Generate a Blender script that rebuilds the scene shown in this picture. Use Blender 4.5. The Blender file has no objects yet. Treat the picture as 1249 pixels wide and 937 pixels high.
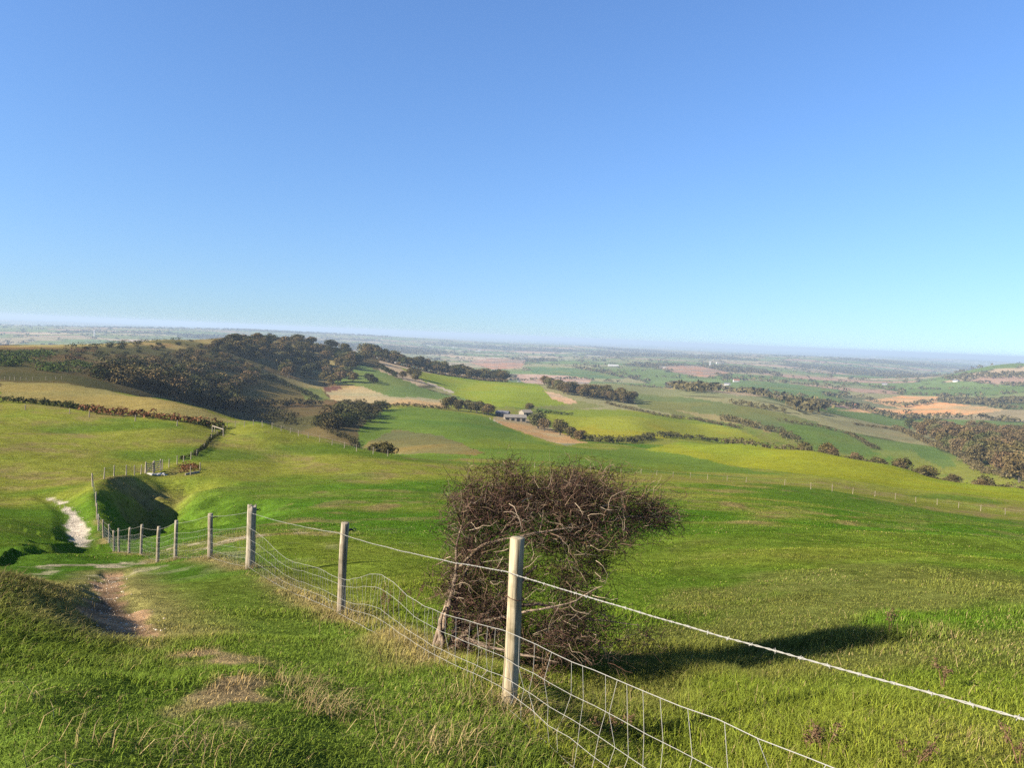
import bpy, math, random
import numpy as np
random.seed(7); RNG = np.random.default_rng(11)

# ------------------------------------------------------------------ camera geometry
# camera at the origin looking along +Y, world z = height relative to the eye
W0, H0, FPX = 1249.0, 937.0, 950.0
ROLL, PITCH = math.radians(2.4), math.atan(58.4 / 950.0)
FW = np.array([0, math.cos(PITCH), -math.sin(PITCH)])
_u0 = np.array([0, math.sin(PITCH), math.cos(PITCH)]); _r0 = np.array([1.0, 0, 0])
RT = math.cos(ROLL) * _r0 + math.sin(ROLL) * _u0
UP = math.cos(ROLL) * _u0 - math.sin(ROLL) * _r0
def ray(u, v):
    u = np.asarray(u, float); v = np.asarray(v, float)
    d = FW + ((u - W0 / 2) / FPX)[..., None] * RT - ((v - H0 / 2) / FPX)[..., None] * UP
    return np.arctan2(d[..., 0], d[..., 1]), d[..., 2] / np.hypot(d[..., 0], d[..., 1])

# ------------------------------------------------------------------ terrain survey: bearing, slope seen, distance
VIS = [(300,937,3.0),(60,937,3.0),(0,800,6.0),(150,820,5.8),(280,800,6.2),(450,937,3.3),(620,868,4.6),(750,937,4.1),(1000,937,4.4),(1249,937,4.8),
 (415,755,9.2),(305,693,15),(256,678,19.3),(214,684,22),(192,687,24.2),(172,681,28.5),(157,677,33),(145,675,37),(139,671,41),(133,670,45),(126,667,49),
 (125,740,10.5),(105,705,16.5),(60,682,26),(0,720,9.5),(0,690,25),(90,665,47),(10,640,50),(118,640,57),(117,622,66),(112,598,78),(60,612,76),(10,600,86),
 (127,588,86),(139,584,91),(185,576,105),(236,551,126),(272,527,168),(60,560,117),(10,560,117),(10,510,180),(60,493,215),(10,492,215),(150,503,198),
 (100,480,268),(10,472,290),(80,467,315),(200,488,250),(260,503,215),(20,459,345),(20,448,390),(20,425,640),(10,421,720),(100,420,760),(100,440,520),
 (900,800,8.2),(1060,760,9.8),(1249,800,8.3),(760,800,7.6),(800,690,16),(950,690,15.5),(1100,690,15.8),(1249,700,16.5),(540,700,13.5),(460,720,11.2),
 (500,650,28),(400,640,36),(300,650,30),(700,620,50),(900,640,34),(1100,655,36),(1249,665,40),
 (400,600,75),(550,600,78),(300,600,80),(240,610,74),(700,600,80),(900,612,74),(1050,627,74),(1249,647,76),
 (400,570,115),(300,570,112),(550,577,113),(700,586,113),(850,594,110),(1045,604,150),(957,592,150),(1225,628,160),(730,577,162),(640,569,165),
 (320,515,182),(250,533,155),(475,553,178),(560,560,195),(400,535,180),(350,560,130),
 (150,456,470),(200,470,430),(200,440,620),(200,414,820),(290,440,720),(290,410,950),(290,480,560),(290,505,440),(380,419,1050),(330,411,1000),(380,450,850),
 (380,490,600),(400,505,460),(400,528,350),(430,440,950),(430,428,1080),(440,470,750),(440,490,610),(450,520,400),(500,448,1060),(560,459,1080),(620,466,1080),
 (560,472,920),(560,490,700),(620,490,720),(500,485,660),(500,510,470),(560,500,570),(560,520,425),(560,545,275),(620,515,520),(620,540,330),(625,505,590),
 (690,495,760),(690,525,520),(700,547,300),(700,480,900),(780,515,620),(800,535,490),(700,500,720),(750,488,900),(860,500,850),(860,475,1250),(750,468,1300),(800,485,1000),
 (900,520,700),(900,541,410),(1000,553,380),(1100,572,340),(1249,597,290),(900,562,300),(1000,572,255),(1100,592,230),(1249,612,212),(800,550,350),
 (1249,585,560),(1100,552,700),(1000,535,700),(1000,505,1000),(1100,520,1200),(1200,550,800),(1200,520,1300),(1249,525,1300),
 (1100,500,1800),(1000,490,1550),(1000,480,2000),(1120,485,2300),(1200,490,2100),(1200,475,2700),(1249,453,3300),(1200,448.5,3500),(1150,460,3600),(1249,444,3500),
 (1000,465,3000),(900,465,2500),(900,450,4000),(800,455,2900),(700,455,2700),(640,450,3000),(560,438,4200),(480,424,5500),(640,435,5200),(100,412,4800),(20,412,4800),(200,404,7000),
 (900,432,9500),(820,430,9000),(1000,436,9500),(1100,440,10500),(700,424,9500),(480,412,9500),(600,420,9500),(20,398,9500),(300,403,9500)]
HID = [(300,330,-54),(380,280,-52),(230,330,-40),(430,240,-42),(200,1100,-45),(20,1100,-50),(290,1300,-50),(380,1500,-60),(430,1500,-75),(20,2200,-110),(200,2200,-115),
 (380,2500,-125),(560,1500,-95),(620,1500,-100),(500,2400,-125),(620,2100,-122),(750,1900,-118),(860,1800,-110),(860,700,-72),
 (1000,520,-76),(1100,480,-79),(1249,440,-78),(900,520,-66),(1249,5500,-150),(1150,5500,-150),(1000,5500,-135)]
_A, _L, _Q = [], [], []
for u, v, R in VIS:
    a, t = ray(u, v); _A.append(float(a)); _L.append(math.log(R)); _Q.append(float(t) * math.sqrt(R))
for u, R, z in HID:
    a, t = ray(u, 420); _A.append(float(a)); _L.append(math.log(R)); _Q.append(z / math.sqrt(R))
for a in (-.62, -.4, -.2, 0, .2, .4, .62):
    for R, z in ((.8, -1.65), (1.6, -1.66)):
        _A.append(a); _L.append(math.log(R)); _Q.append(z / math.sqrt(R))
    for R, z in ((16000, -135), (25000, -140), (46000, -150)):
        _A.append(a); _L.append(math.log(R)); _Q.append(z / math.sqrt(R))
_A, _L, _Q = map(np.array, (_A, _L, _Q))
KA = 4.0
def _phi(r2): return np.where(r2 > 1e-12, .5 * r2 * np.log(np.maximum(r2, 1e-12)), 0)
_P = np.stack([_A * KA, _L], 1); _n = len(_P)
_M = np.zeros((_n + 3, _n + 3))
_M[:_n, :_n] = _phi(((_P[:, None] - _P[None]) ** 2).sum(2)) + np.eye(_n) * .002
_M[:_n, _n] = 1; _M[:_n, _n + 1:] = _P; _M[_n, :_n] = 1; _M[_n + 1:, :_n] = _P.T
_W = np.linalg.solve(_M, np.concatenate([_Q, np.zeros(3)]))
# table over bearing and log distance, looked up bicubically
TA0, TA1, TNA = -.72, .72, 145
TL0, TL1, TNL = math.log(.7), math.log(50000), 420
_ta = np.linspace(TA0, TA1, TNA); _tl = np.linspace(TL0, TL1, TNL)
_tab = np.zeros((TNA, TNL))
for i, a in enumerate(_ta):
    pts = np.stack([np.full(TNL, a * KA), _tl], 1)
    _tab[i] = _phi(((pts[:, None] - _P[None]) ** 2).sum(2)) @ _W[:_n] + _W[_n] + pts @ _W[_n + 1:]
def _cub(p0, p1, p2, p3, t): return p1 + .5 * t * (p2 - p0 + t * (2 * p0 - 5 * p1 + 4 * p2 - p3 + t * (3 * (p1 - p2) + p3 - p0)))
def base_z(x, y):
    r = np.maximum(np.hypot(x, y), .75)
    fa = np.clip((np.arctan2(x, y) - TA0) / (TA1 - TA0) * (TNA - 1), 1, TNA - 2.001)
    fl = np.clip((np.log(r) - TL0) / (TL1 - TL0) * (TNL - 1), 1, TNL - 2.001)
    ia = fa.astype(int); il = fl.astype(int); ua = fa - ia; ul = fl - il
    rows = [_cub(_tab[ia + k, il - 1], _tab[ia + k, il], _tab[ia + k, il + 1], _tab[ia + k, il + 2], ul) for k in (-1, 0, 1, 2)]
    return _cub(*rows, ua) * np.sqrt(r)
# ------------------------------------------------------------------ value noise
def _hash(ix, iy, s):
    h = (ix.astype(np.int64) * 374761393 + iy.astype(np.int64) * 668265263 + s * 1442695041) & 0x7fffffff
    h = ((h ^ (h >> 13)) * 1274126177) & 0x7fffffff
    return ((h ^ (h >> 16)) & 0xffff) / 65535.0
def vnoise(x, y, scale, s=0):
    x = np.asarray(x) / scale; y = np.asarray(y) / scale
    ix = np.floor(x); iy = np.floor(y); fx = x - ix; fy = y - iy
    fx = fx * fx * fx * (fx * (fx * 6 - 15) + 10); fy = fy * fy * fy * (fy * (fy * 6 - 15) + 10)
    a, b, c, d = _hash(ix, iy, s), _hash(ix + 1, iy, s), _hash(ix, iy + 1, s), _hash(ix + 1, iy + 1, s)
    return (a + (b - a) * fx) * (1 - fy) + (c + (d - c) * fx) * fy
def fbm(x, y, scale, s=0, o=4):
    t = 0; amp = 1; n = 0
    for k in range(o):
        c, sn = math.cos(.6 * k), math.sin(.6 * k)
        t = t + amp * vnoise(c * x - sn * y, sn * x + c * y, scale / 2 ** k, s + k * 17); n += amp; amp *= .5
    return t / n
def sstep(a, b, x):
    t = np.clip((x - a) / (b - a), 0, 1); return t * t * (3 - 2 * t)
def seg_dist(x, y, pts):
    """distance to a polyline, and the running length along it"""
    best = np.full(np.shape(x), 1e9); along = np.zeros(np.shape(x)); L = 0; side = np.zeros(np.shape(x))
    for (x0, y0), (x1, y1) in zip(pts[:-1], pts[1:]):
        dx, dy = x1 - x0, y1 - y0; l = math.hypot(dx, dy)
        t = np.clip(((x - x0) * dx + (y - y0) * dy) / (l * l + 1e-9), 0, 1)
        ex, ey = x - (x0 + t * dx), y - (y0 + t * dy); d = np.hypot(ex, ey); m = d < best
        best = np.where(m, d, best); along = np.where(m, L + t * l, along); side = np.where(m, np.sign(dx * ey - dy * ex), side); L += l
    return best, along, side
def in_poly(x, y, poly):
    ins = np.zeros(np.shape(x), bool); n = len(poly)
    for i in range(n):
        (x0, y0), (x1, y1) = poly[i], poly[(i + 1) % n]
        if y0 == y1: continue
        ins ^= ((y0 > y) != (y1 > y)) & (x < (x1 - x0) * (y - y0) / (y1 - y0) + x0)
    return ins
def base_hit(u, v):
    """first point of the smooth terrain along the bearing of a survey sight"""
    a, t = ray(u, v); a = float(a); t = float(t)
    l = np.linspace(math.log(1.0), math.log(46000), 2600); r = np.exp(l)
    z = ground_z(r * math.sin(a), r * math.cos(a)); g = z / r - t
    k = np.argmax(g >= 0)
    if g[k] < 0: k = len(r) - 1
    if k > 0 and g[k] >= 0:
        f = g[k - 1] / (g[k - 1] - g[k]); rr = r[k - 1] + f * (r[k] - r[k - 1])
    else: rr = r[k]
    return rr * math.sin(a), rr * math.cos(a)
HAZE, EXPOSURE, DENOISE, ALB = 1.05e-4, 1.55, False, .86
# ------------------------------------------------------------------ relief added to the smooth survey
def ground_z(x, y): return base_z(x, y)
PIX = base_hit
fence_px = [(620,868,4.6),(415,755,9.2),(305,693,15),(256,675,19.3),(214,684,22),(192,687,24.4),(172,681,28.5),(157,677,33),(145,675,37),(139,671,41),(133,669,45),(126,666,49),
            (120,652,54),(118,640,58),(117,622,66),(113,598,78)]
fence2_px = [(113,598,78),(127,588,86),(139,584,91),(154,580,95),(164,577,98),(172,576,101),(177,575,103)]
fence3_px = [(198,570,107),(206,566,109),(216,563,112),(224,558,116),(233,554,121),(240,550,126),(249,543,136),(258,535,150),(265,530,160),(272,526,168)]
def at_r(u, v, R):
    a = float(ray(u, v)[0]); return R * math.sin(a), R * math.cos(a)
FENCE = [(2.0, .2)] + [at_r(*p) for p in fence_px]; FENCE2 = [at_r(*p) for p in fence2_px]; FENCE3 = [at_r(*p) for p in fence3_px]
PITLINE = FENCE[11:] + FENCE2[1:] + FENCE3[:3]
DIRT = [at_r(160, 788, 7.9), at_r(136, 750, 10.0), at_r(130, 722, 12.8), at_r(131, 702, 16.3), at_r(140, 692, 20)]
MOUND = [at_r(-120, 780, 6.8), at_r(-45, 732, 9.0), at_r(0, 705, 11.5), at_r(-5, 692, 15)]
SCARP = [at_r(112, 668, 44), at_r(88, 664, 45), at_r(55, 672, 38), at_r(20, 685, 28)]
CHALK = [at_r(58, 609, 80), at_r(75, 612, 76), at_r(90, 625, 64), at_r(94, 640, 56), at_r(98, 655, 50), at_r(100, 668, 45)]
RUT = [at_r(330, 810, 5.6), at_r(352, 835, 5.0), at_r(385, 860, 4.4), at_r(420, 900, 3.8)]
HUMMOCK = [at_r(0, 905, 3.9), at_r(60, 880, 4.2), at_r(120, 850, 4.7)]
BUSH0 = at_r(545, 800, 6.6)
def ground_z(x, y):
    x = np.asarray(x, float); y = np.asarray(y, float)
    r = np.hypot(x, y); z = base_z(x, y)
    near = 1 - sstep(60, 220, r)
    z = z + (fbm(x, y, 1.1, 3, 4) - .5) * .115 * (1 - sstep(15, 60, r)) * sstep(1.5, 4, r)
    z = z + (fbm(x, y, 7, 5, 3) - .5) * .55 * near * sstep(9, 22, r)
    z = z + (fbm(x, y, 42, 9, 3) - .5) * 2.0 * sstep(30, 160, r) * (1 - sstep(500, 900, r))
    # sheep-walk terraces that follow the contour on the grass slope
    z0 = z + (fbm(x, y, 9, 21, 3) - .5) * 2.2
    terr = np.sin(z0 * 2 * math.pi / 1.05); sel = sstep(.35, .62, vnoise(x, y, 26, 33)) * sstep(11, 18, r) * (1 - sstep(90, 170, r)) * (x > -6)
    z = z + .15 * terr * sel
    # bank beyond the thorn bush
    # worn path, the tussocky mound beside it, a wheel rut
    d, al, s = seg_dist(x, y, DIRT); m = r < 40
    z = z - .08 * (1 - sstep(.12, .45, d + (vnoise(x, y, .6, 89) - .5) * .3)) * m
    d, al, s = seg_dist(x, y, MOUND); z = z + .09 * np.exp(-(d / .6) ** 2) * m
    d, al, s = seg_dist(x, y, RUT); z = z - .016 * np.exp(-((d + .05 * (vnoise(x, y, .5, 88) - .5)) / .09) ** 2) * m
    d, al, s = seg_dist(x, y, HUMMOCK); z = z + .05 * np.exp(-(d / .3) ** 2) * m
    # grassy lip under the near fence and the small ditch on its far side
    d, al, s = seg_dist(x, y, FENCE[:9]); sd = d * s
    z = z + (.015 * np.exp(-(d / .45) ** 2) - .07 * np.exp(-((sd + 1.0) / .6) ** 2)) * (r < 40) * sstep(3, 4.2, r)
    # eroded scarp and sunk chalk path
    d, al, s = seg_dist(x, y, SCARP); sd = -d * s + (vnoise(x, y, 2.2, 77) - .5) * 1.4
    z = z + (sstep(-.3, .1, sd) * .28 * np.exp(-np.maximum(sd, 0) / 5.0) * (d < 14)) * np.exp(-np.maximum(d - 4, 0) / 3)
    d, al, s = seg_dist(x, y, CHALK); z = z - .22 * (1 - sstep(.45, 1.5, d)) * (r < 140)
    # overgrown chalk pit below the fence bank
    d, al, s = seg_dist(x, y, PITLINE); sd = -d * s; tot = al / 95.0
    dep = 3.0 * sstep(.3, 4.2, sd + (fbm(x, y, 3.5, 52, 2) - .5) * 3.0) * (1 - sstep(5, 13, sd + (fbm(x, y, 6, 53, 2) - .5) * 6)) * sstep(2, 12, al) * (1 - sstep(40, 58, al))
    dep = dep * np.clip(1 + 1.0 * (fbm(x, y, 4.5, 51, 3) - .5) * 2, .3, 1.6) * (r < 160) * (r > 35)
    z = z - dep + .35 * np.exp(-((sd) / .9) ** 2) * (r > 48) * (r < 190)
    # low hills and woods of the far plain
    z = z + (fbm(x, y, 3200, 61, 3) - .5) * 95 * sstep(3800, 8000, r) * (1 - sstep(22000, 30000, r))
    return z
_cache = {}
def P(u, v):
    k = (u, v)
    if k not in _cache: _cache[k] = base_hit(u, v)
    return _cache[k]
def PT(u, v):
    x, y = P(u, v); return (x, y, float(ground_z(x, y)))

# ------------------------------------------------------------------ fields: outline (as sighted), albedo, label
LIME = (.172, .205, .018); GREEN = (.085, .13, .018); STRAW = (.34, .26, .13); PALE = (.15, .15, .045); TAN = (.21, .17, .07); BROWN = (.22, .135, .075); ORANGE = (.46, .27, .12); PINK = (.30, .18, .11)
FIELDS = [
 ('tan heath pasture along the brow above the dark valley', [(0,466),(80,468),(130,476),(200,488),(250,501),(300,515),(272,516),(250,518),(180,505),(100,495),(0,489)], (.20,.165,.055), 2),
 ('olive and rust clearing among the dark scrub of the valley', [(283,476),(300,463),(332,461),(366,477),(374,489),(340,493),(290,493)], (.13,.095,.03), 5),
 ('small green plot below the wood', [(364,472),(392,474),(404,488),(372,488)], (.14,.15,.04), 3),
 ('dark red brown ploughed plot below the wood', [(394,473),(414,470),(424,482),(408,490)], (.13,.06,.04), 3),
 ('bleached straw strip beneath the green hillside field', [(398,478),(440,469),(472,481),(540,488),(545,498),(480,493),(440,491),(404,488)], STRAW, 4),
 ('blue green hillside field under the wood', [(405,452),(440,444),(472,456),(505,468),(541,487),(480,485),(440,471),(408,468)], (.11,.15,.04), 3),
 ('bright lime field under the long tree belt', [(488,449),(560,459),(622,465),(668,478),(700,492),(640,497),(610,496),(580,490),(545,478),(520,467)], LIME, 3),
 ('rough pale pasture beside the bright lime field', [(640,472),(690,485),(738,496),(690,501),(640,497),(700,492),(668,478)], PALE, 4),
 ('pale farm track between the lime and blue green fields', [(519,466),(528,468),(540,473),(556,478),(551,480),(536,474),(524,469)], (.42,.35,.24), 2),
 ('pale track at the foot of the farm trees', [(556,504),(580,507),(600,511),(622,519),(618,520),(598,513),(578,509)], (.40,.33,.22), 2),
 ('bare earth patch in the rough pale pasture', [(664,477),(682,481),(706,491),(694,493),(672,486)], (.40,.27,.16), 2),
 ('big green field in the dip below the meadow', [(425,549),(438,522),(460,500),(500,497),(560,503),(590,508),(612,518),(660,538),(700,546),(760,547),(800,548),(880,566),(960,580),(890,577),(700,567),(560,559),(475,555)], (.098,.142,.020), 4),
 ('brown stubble corner of the big green field', [(440,547),(482,524),(540,532),(594,552),(580,556),(480,553)], (.145,.125,.045), 4),
 ('straw yard around the sunken farm', [(600,511),(614,506),(655,513),(684,527),(716,540),(690,544),(645,530)], (.27,.205,.105), 8),
 ('golden lime field behind the dark hedge', [(652,502),(700,500),(760,500),(840,510),(900,524),(934,540),(870,542),(810,536),(760,535),(700,536),(672,514)], (.195,.202,.02), 4),
 ('pale pasture running down from the copse', [(764,478),(830,484),(890,493),(960,505),(1000,516),(945,527),(880,516),(800,501),(780,497)], (.125,.14,.045), 3),
 ('tan field above the thick hedgerow', [(822,500),(900,509),(950,526),(938,528),(888,516)], TAN, 3),
 ('smooth yellow green field curving over the brow', [(790,549),(830,538),(900,541),(960,545),(1050,560),(1100,572),(1180,585),(1249,597),(1330,612),(1330,622),(1249,612),(1100,596),(1000,582),(940,574),(880,566)], (.182,.208,.018), 3),
 ('fresh green field between two dark hedgerows', [(948,516),(985,520),(1030,530),(1064,549),(1050,557),(1000,549),(975,536)], (.095,.14,.026), 3),
 ('sheep pasture turning tan above the brown wood', [(1000,511),(1080,519),(1134,531),(1112,541),(1060,530)], (.22,.18,.08), 3),
 ('small green field beside the brown wood', [(1106,541),(1140,545),(1168,568),(1150,571),(1120,556)], (.10,.14,.03), 3),
 ('orange stubble field in the valley', [(1050,488),(1100,483),(1146,484),(1142,490),(1232,500),(1180,506),(1080,504),(1018,500),(1062,497),(1100,498)], ORANGE, 6),
 ('long green field in the valley', [(880,465),(960,468),(1040,478),(1000,482),(960,481),(890,474)], (.10,.145,.04), 6),
 ('tan stubble strip beyond the copse', [(810,474),(860,474),(968,486),(900,483)], (.36,.25,.14), 6),
 ('pink brown ploughed field near the white tower', [(800,447),(850,446),(892,455),(862,461),(820,454)], PINK, 8),
 ('pink brown ploughed field beyond the tree belt', [(570,441),(600,437),(642,440),(636,449),(600,451)], PINK, 8),
 ('green meadow beyond the tree belt', [(640,447),(700,449),(762,462),(720,462),(650,455)], (.10,.15,.045), 8),
 ('pink stubble field beyond the copse', [(618,456),(690,458),(722,463),(690,469),(636,465)], (.34,.22,.15), 6),
]
FPOLY = []
for lab, poly, col, nz in FIELDS: FPOLY.append([P(*p) for p in poly])
def jit(x, y, amp, sc, s): return x + (vnoise(x, y, sc, s) - .5) * 2 * amp, y + (vnoise(x, y, sc, s + 1) - .5) * 2 * amp
CELL = 300.0
def cells(x, y):
    """crooked field pattern of the far plain: distance to the nearest boundary and a number per field"""
    x, y = jit(x, y, 60, 500, 400); x = x * .8 / CELL; y = y * 1.15 / CELL
    ix = np.floor(x); iy = np.floor(y); d1 = np.full(x.shape, 9.0); d2 = np.full(x.shape, 9.0); cid = np.zeros(x.shape)
    for i in (-1, 0, 1):
        for j in (-1, 0, 1):
            jx, jy = ix + i, iy + j
            px = jx + .15 + .7 * _hash(jx, jy, 5); py = jy + .15 + .7 * _hash(jx, jy, 6)
            d = np.abs(px - x) + np.abs(py - y) * 1.0 + .2 * np.hypot(px - x, py - y); h = _hash(jx, jy, 7)
            nearer = d < d1; d2 = np.where(nearer, d1, np.minimum(d2, d)); cid = np.where(nearer, h, cid); d1 = np.where(nearer, d, d1)
    return (d2 - d1) * CELL * .5, cid
PAL = np.array([(.10,.135,.032),(.11,.15,.04),(.14,.155,.05),(.16,.16,.07),(.24,.19,.10),(.33,.24,.14),(.27,.17,.11),(.09,.125,.03),(.125,.14,.045),(.20,.18,.08)])
def mix(a, b, t): return a + (np.asarray(b) - a) * np.clip(t, 0, 1)[..., None]
def ground_color(x, y):
    """albedo, grass share (0 bare .. 1 grass) and surface number (0 ground, 1.. field, 101 chalk, 102 dirt) at points of the ground"""
    x = np.asarray(x, float); y = np.asarray(y, float); r = np.hypot(x, y); az = np.arctan2(x, y)
    n1 = fbm(x, y, 55, 101, 4); n2 = fbm(x, y, 9, 111, 4); n3 = fbm(x, y, 2.2, 121, 3); n4 = fbm(x, y, 160, 131, 3); n5 = fbm(x, y, .7, 141, 3)
    c = np.empty(x.shape + (3,)); c[:] = (.058, .120, .011)
    c = mix(c, (.165, .170, .026), sstep(.42, .70, n1 * .6 + n2 * .4 + .15 * sstep(50, 150, r)))
    c = mix(c, (.185, .145, .052), sstep(.50, .74, n2 * .55 + n3 * .45) * (.3 + .6 * sstep(.45, .62, n4)))
    c = mix(c, (.070, .122, .013), sstep(.52, .7, fbm(x, y, 24, 151, 3)) * .75 * (r < 200))
    # brown seed heads on the crest of the meadow
    c = mix(c, (.17, .115, .055), sstep(.55, .70, fbm(x * .45, y * 1.6, 6, 161, 4)) * .5 * sstep(.42, .58, n3) * sstep(24, 50, r) * (1 - sstep(240, 320, r)) * (x > -20))
    c = mix(c, (.135, .122, .036), sstep(.46, .66, fbm(x, y, 2.6, 155, 4)) * .65 * (1 - sstep(11, 24, r)) * (x > .3 * y - 1.2))
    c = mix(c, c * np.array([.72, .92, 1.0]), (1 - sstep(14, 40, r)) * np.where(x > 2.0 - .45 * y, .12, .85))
    g = np.ones(x.shape); sid = np.zeros(x.shape, int)
    # heath and scrub of the hill beyond the dark valley
    hill = (az < -.17) & (r > 285)
    hc = np.empty(c.shape); hc[:] = (.095, .072, .028)
    hc = mix(hc, (.25, .195, .07), sstep(.42, .62, fbm(x, y, 70, 171, 4)) * sstep(520, 640, r)); hc = mix(hc, (.15, .075, .032), sstep(.52, .68, fbm(x, y, 45, 181, 4)) * .6 * sstep(420, 640, r))
    hc = mix(hc, (.055, .055, .020), sstep(.55, .66, fbm(x, y, 60, 191, 4)) * .8)
    c = np.where((hill & (r < 1600))[..., None], hc, c)
    # patchwork plain
    far = sstep(620, 760, r) * ((az > -.17) | (r > 1500))
    d, cid = cells(x, y)
    pc = 1.12 * PAL[(cid * 97.0 % 1 * len(PAL)).astype(int) % len(PAL)]; pc = pc * (.85 + .3 * (fbm(x, y, 90, 201, 3)[..., None]))
    wood = sstep(.58, .63, fbm(x, y, 1300, 211, 4)) * sstep(1500, 2500, r)
    pc = mix(pc, (.045, .045, .02), (1 - sstep(2.5, 6 + r * .0012, d)) * .85); pc = mix(pc, (.052, .048, .024), wood * .9)
    town = sstep(.80, .9, vnoise(x, y, 60, 221)) * sstep(.60, .72, fbm(x, y, 2200, 231, 2)) * sstep(3500, 5500, r)
    pc = mix(pc, (.55, .5, .45), town * .8)
    c = c * (1 - far[..., None]) + pc * far[..., None]
    # surveyed fields
    for k, poly in enumerate(FPOLY):
        pa = np.array(poly); lo = pa.min(0) - 20; hi = pa.max(0) + 20
        m = np.nonzero((x > lo[0]) & (x < hi[0]) & (y > lo[1]) & (y < hi[1]))
        if not len(m[0]): continue
        xs, ys = x[m], y[m]; jx, jy = jit(xs, ys, 1.2, 9, 300 + k)
        ins = in_poly(jx, jy, poly)
        if not ins.any(): continue
        col = np.array(FIELDS[k][2]); a = FIELDS[k][3] * .05
        f = fbm(xs * 1.0, ys * .5, 70, 310 + k, 4); f2 = fbm(xs, ys, 14, 330 + k, 3)
        cc = col[None] * (1 + (f - .5) * 2 * a + (f2 - .5) * a)[:, None]
        cc = mix(cc, col * (1.25, .98, .8), sstep(.52, .66, fbm(xs, ys * .4, 40, 350 + k, 3)) * a * 3)
        cc = mix(cc, col * (.62, .82, .9), sstep(.56, .7, fbm(xs * .3, ys, 60, 370 + k, 3)) * a * 3)
        mm = tuple(q[ins] for q in m); c[mm] = cc[ins]; sid[mm] = k + 1; g[mm] = .4
    # worn ground on the near slope
    nearm = r < 140
    if nearm.any():
        d, al, s = seg_dist(x, y, DIRT); e = d + (n5 - .5) * .4 + (n3 - .5) * .4
        b = (1 - sstep(.16, .34, e)) * nearm; L = sum(math.dist(p, q) for p, q in zip(DIRT[:-1], DIRT[1:]))
        c = mix(c, mix(np.full(c.shape, (.33, .205, .11)), (.16, .105, .06), sstep(.45, .65, n5)), b); g = g * (1 - b); sid = np.where((e < .28) & nearm, 102, sid)
        c = mix(c, (.25, .19, .08), (1 - sstep(.3, 1.3, e)) * nearm * (1 - b) * .6)
        d, al, s = seg_dist(x, y, CHALK); w = .12 + .34 * sstep(6, 30, al); e = d + (n3 - .5) * 1.2 + (n5 - .5) * .5
        b = (1 - sstep(w - .2, w + .15, e)) * (r < 120); c = mix(c, np.array((.43, .365, .27)), b); g = g * (1 - b); sid = np.where((e < w) & (r < 120), 101, sid)
        c = mix(c, (.42, .36, .26), b * sstep(.55, .7, n5) * .8)
        # scuffed turf between the two paths and bare patches on the walked strip
        b = sstep(.60, .68, n3 * .6 + n5 * .4) * np.exp(-(((x - at_r(75, 683, 27)[0]) / 7) ** 2 + ((y - at_r(75, 683, 27)[1]) / 9) ** 2)) * 1.1 * sstep(.55, .63, n5)
        c = mix(c, (.36, .29, .19), np.clip(b, 0, 1) * nearm); g = g * (1 - .8 * np.clip(b, 0, 1) * nearm)
        wx, wy = at_r(300, 870, 4.0)
        strip = np.exp(-((x - (wx + (y - wy) * -.52)) / .55) ** 2) * (1 - sstep(8, 12, r))
        b = sstep(.62, .70, n3 * .3 + n5 * .7) * strip
        c = mix(c, (.34, .23, .125), b * .8); g = g * (1 - .55 * b)
        # dry grass under the near fence
        d, al, s = seg_dist(x, y, FENCE); b = np.exp(-(d / .36) ** 2) * sstep(.42, .62, n3) * (r < 60)
        c = mix(c, (.28, .20, .09), b * .7)
    return c, g, sid

# ------------------------------------------------------------------ ground sheet
SC = bpy.context.scene; COL = SC.collection
def new_mesh(name, V, F, mat=None, smooth=False):
    """V (n,3); F (m,k) or list of such arrays of one width each"""
    Fs = F if isinstance(F, list) else [F]; Fs = [np.asarray(f, np.int32) for f in Fs if len(f)]
    me = bpy.data.meshes.new(name); me.vertices.add(len(V)); me.vertices.foreach_set('co', np.asarray(V, np.float32).ravel())
    idx = np.concatenate([f.ravel() for f in Fs]); cnt = np.concatenate([np.full(len(f), f.shape[1], np.int32) for f in Fs])
    me.loops.add(len(idx)); me.loops.foreach_set('vertex_index', idx); me.polygons.add(len(cnt))
    me.polygons.foreach_set('loop_start', np.concatenate([[0], np.cumsum(cnt)[:-1]]).astype(np.int32))
    try: me.polygons.foreach_set('loop_total', cnt)
    except Exception: pass
    me.polygons.foreach_set('use_smooth', np.full(len(cnt), smooth)); 
    if mat: me.materials.append(mat)
    me.update(calc_edges=True); return me
def set_color(me, name, C):
    at = me.color_attributes.new(name, 'FLOAT_COLOR', 'POINT'); C4 = np.ones((len(C), 4), np.float32); C4[:, :C.shape[1]] = C; at.data.foreach_set('color', C4.ravel())
def link(name, me, parent=None):
    o = bpy.data.objects.new(name, me); COL.objects.link(o)
    if parent: o.parent = parent
    return o
def tag(o, label=None, cat=None, group=None, kind=None):
    for k, v in (('label', label), ('category', cat), ('group', group), ('kind', kind)):
        if v: o[k] = v
    return o
def empty(name, loc, rz=0):
    o = bpy.data.objects.new(name, None); o.location = loc; o.rotation_euler = (0, 0, rz); o.empty_display_size = .3; COL.objects.link(o); return o
def material(name):
    m = bpy.data.materials.new(name); m.use_nodes = True; nt = m.node_tree; return m, nt, nt.nodes['Principled BSDF']
def N(nt, t, **kw):
    n = nt.nodes.new(t)
    for k, v in kw.items():
        if k.startswith('i_'): n.inputs[k[2:].replace('_', ' ')].default_value = v
        else: setattr(n, k, v)
    return n
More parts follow.
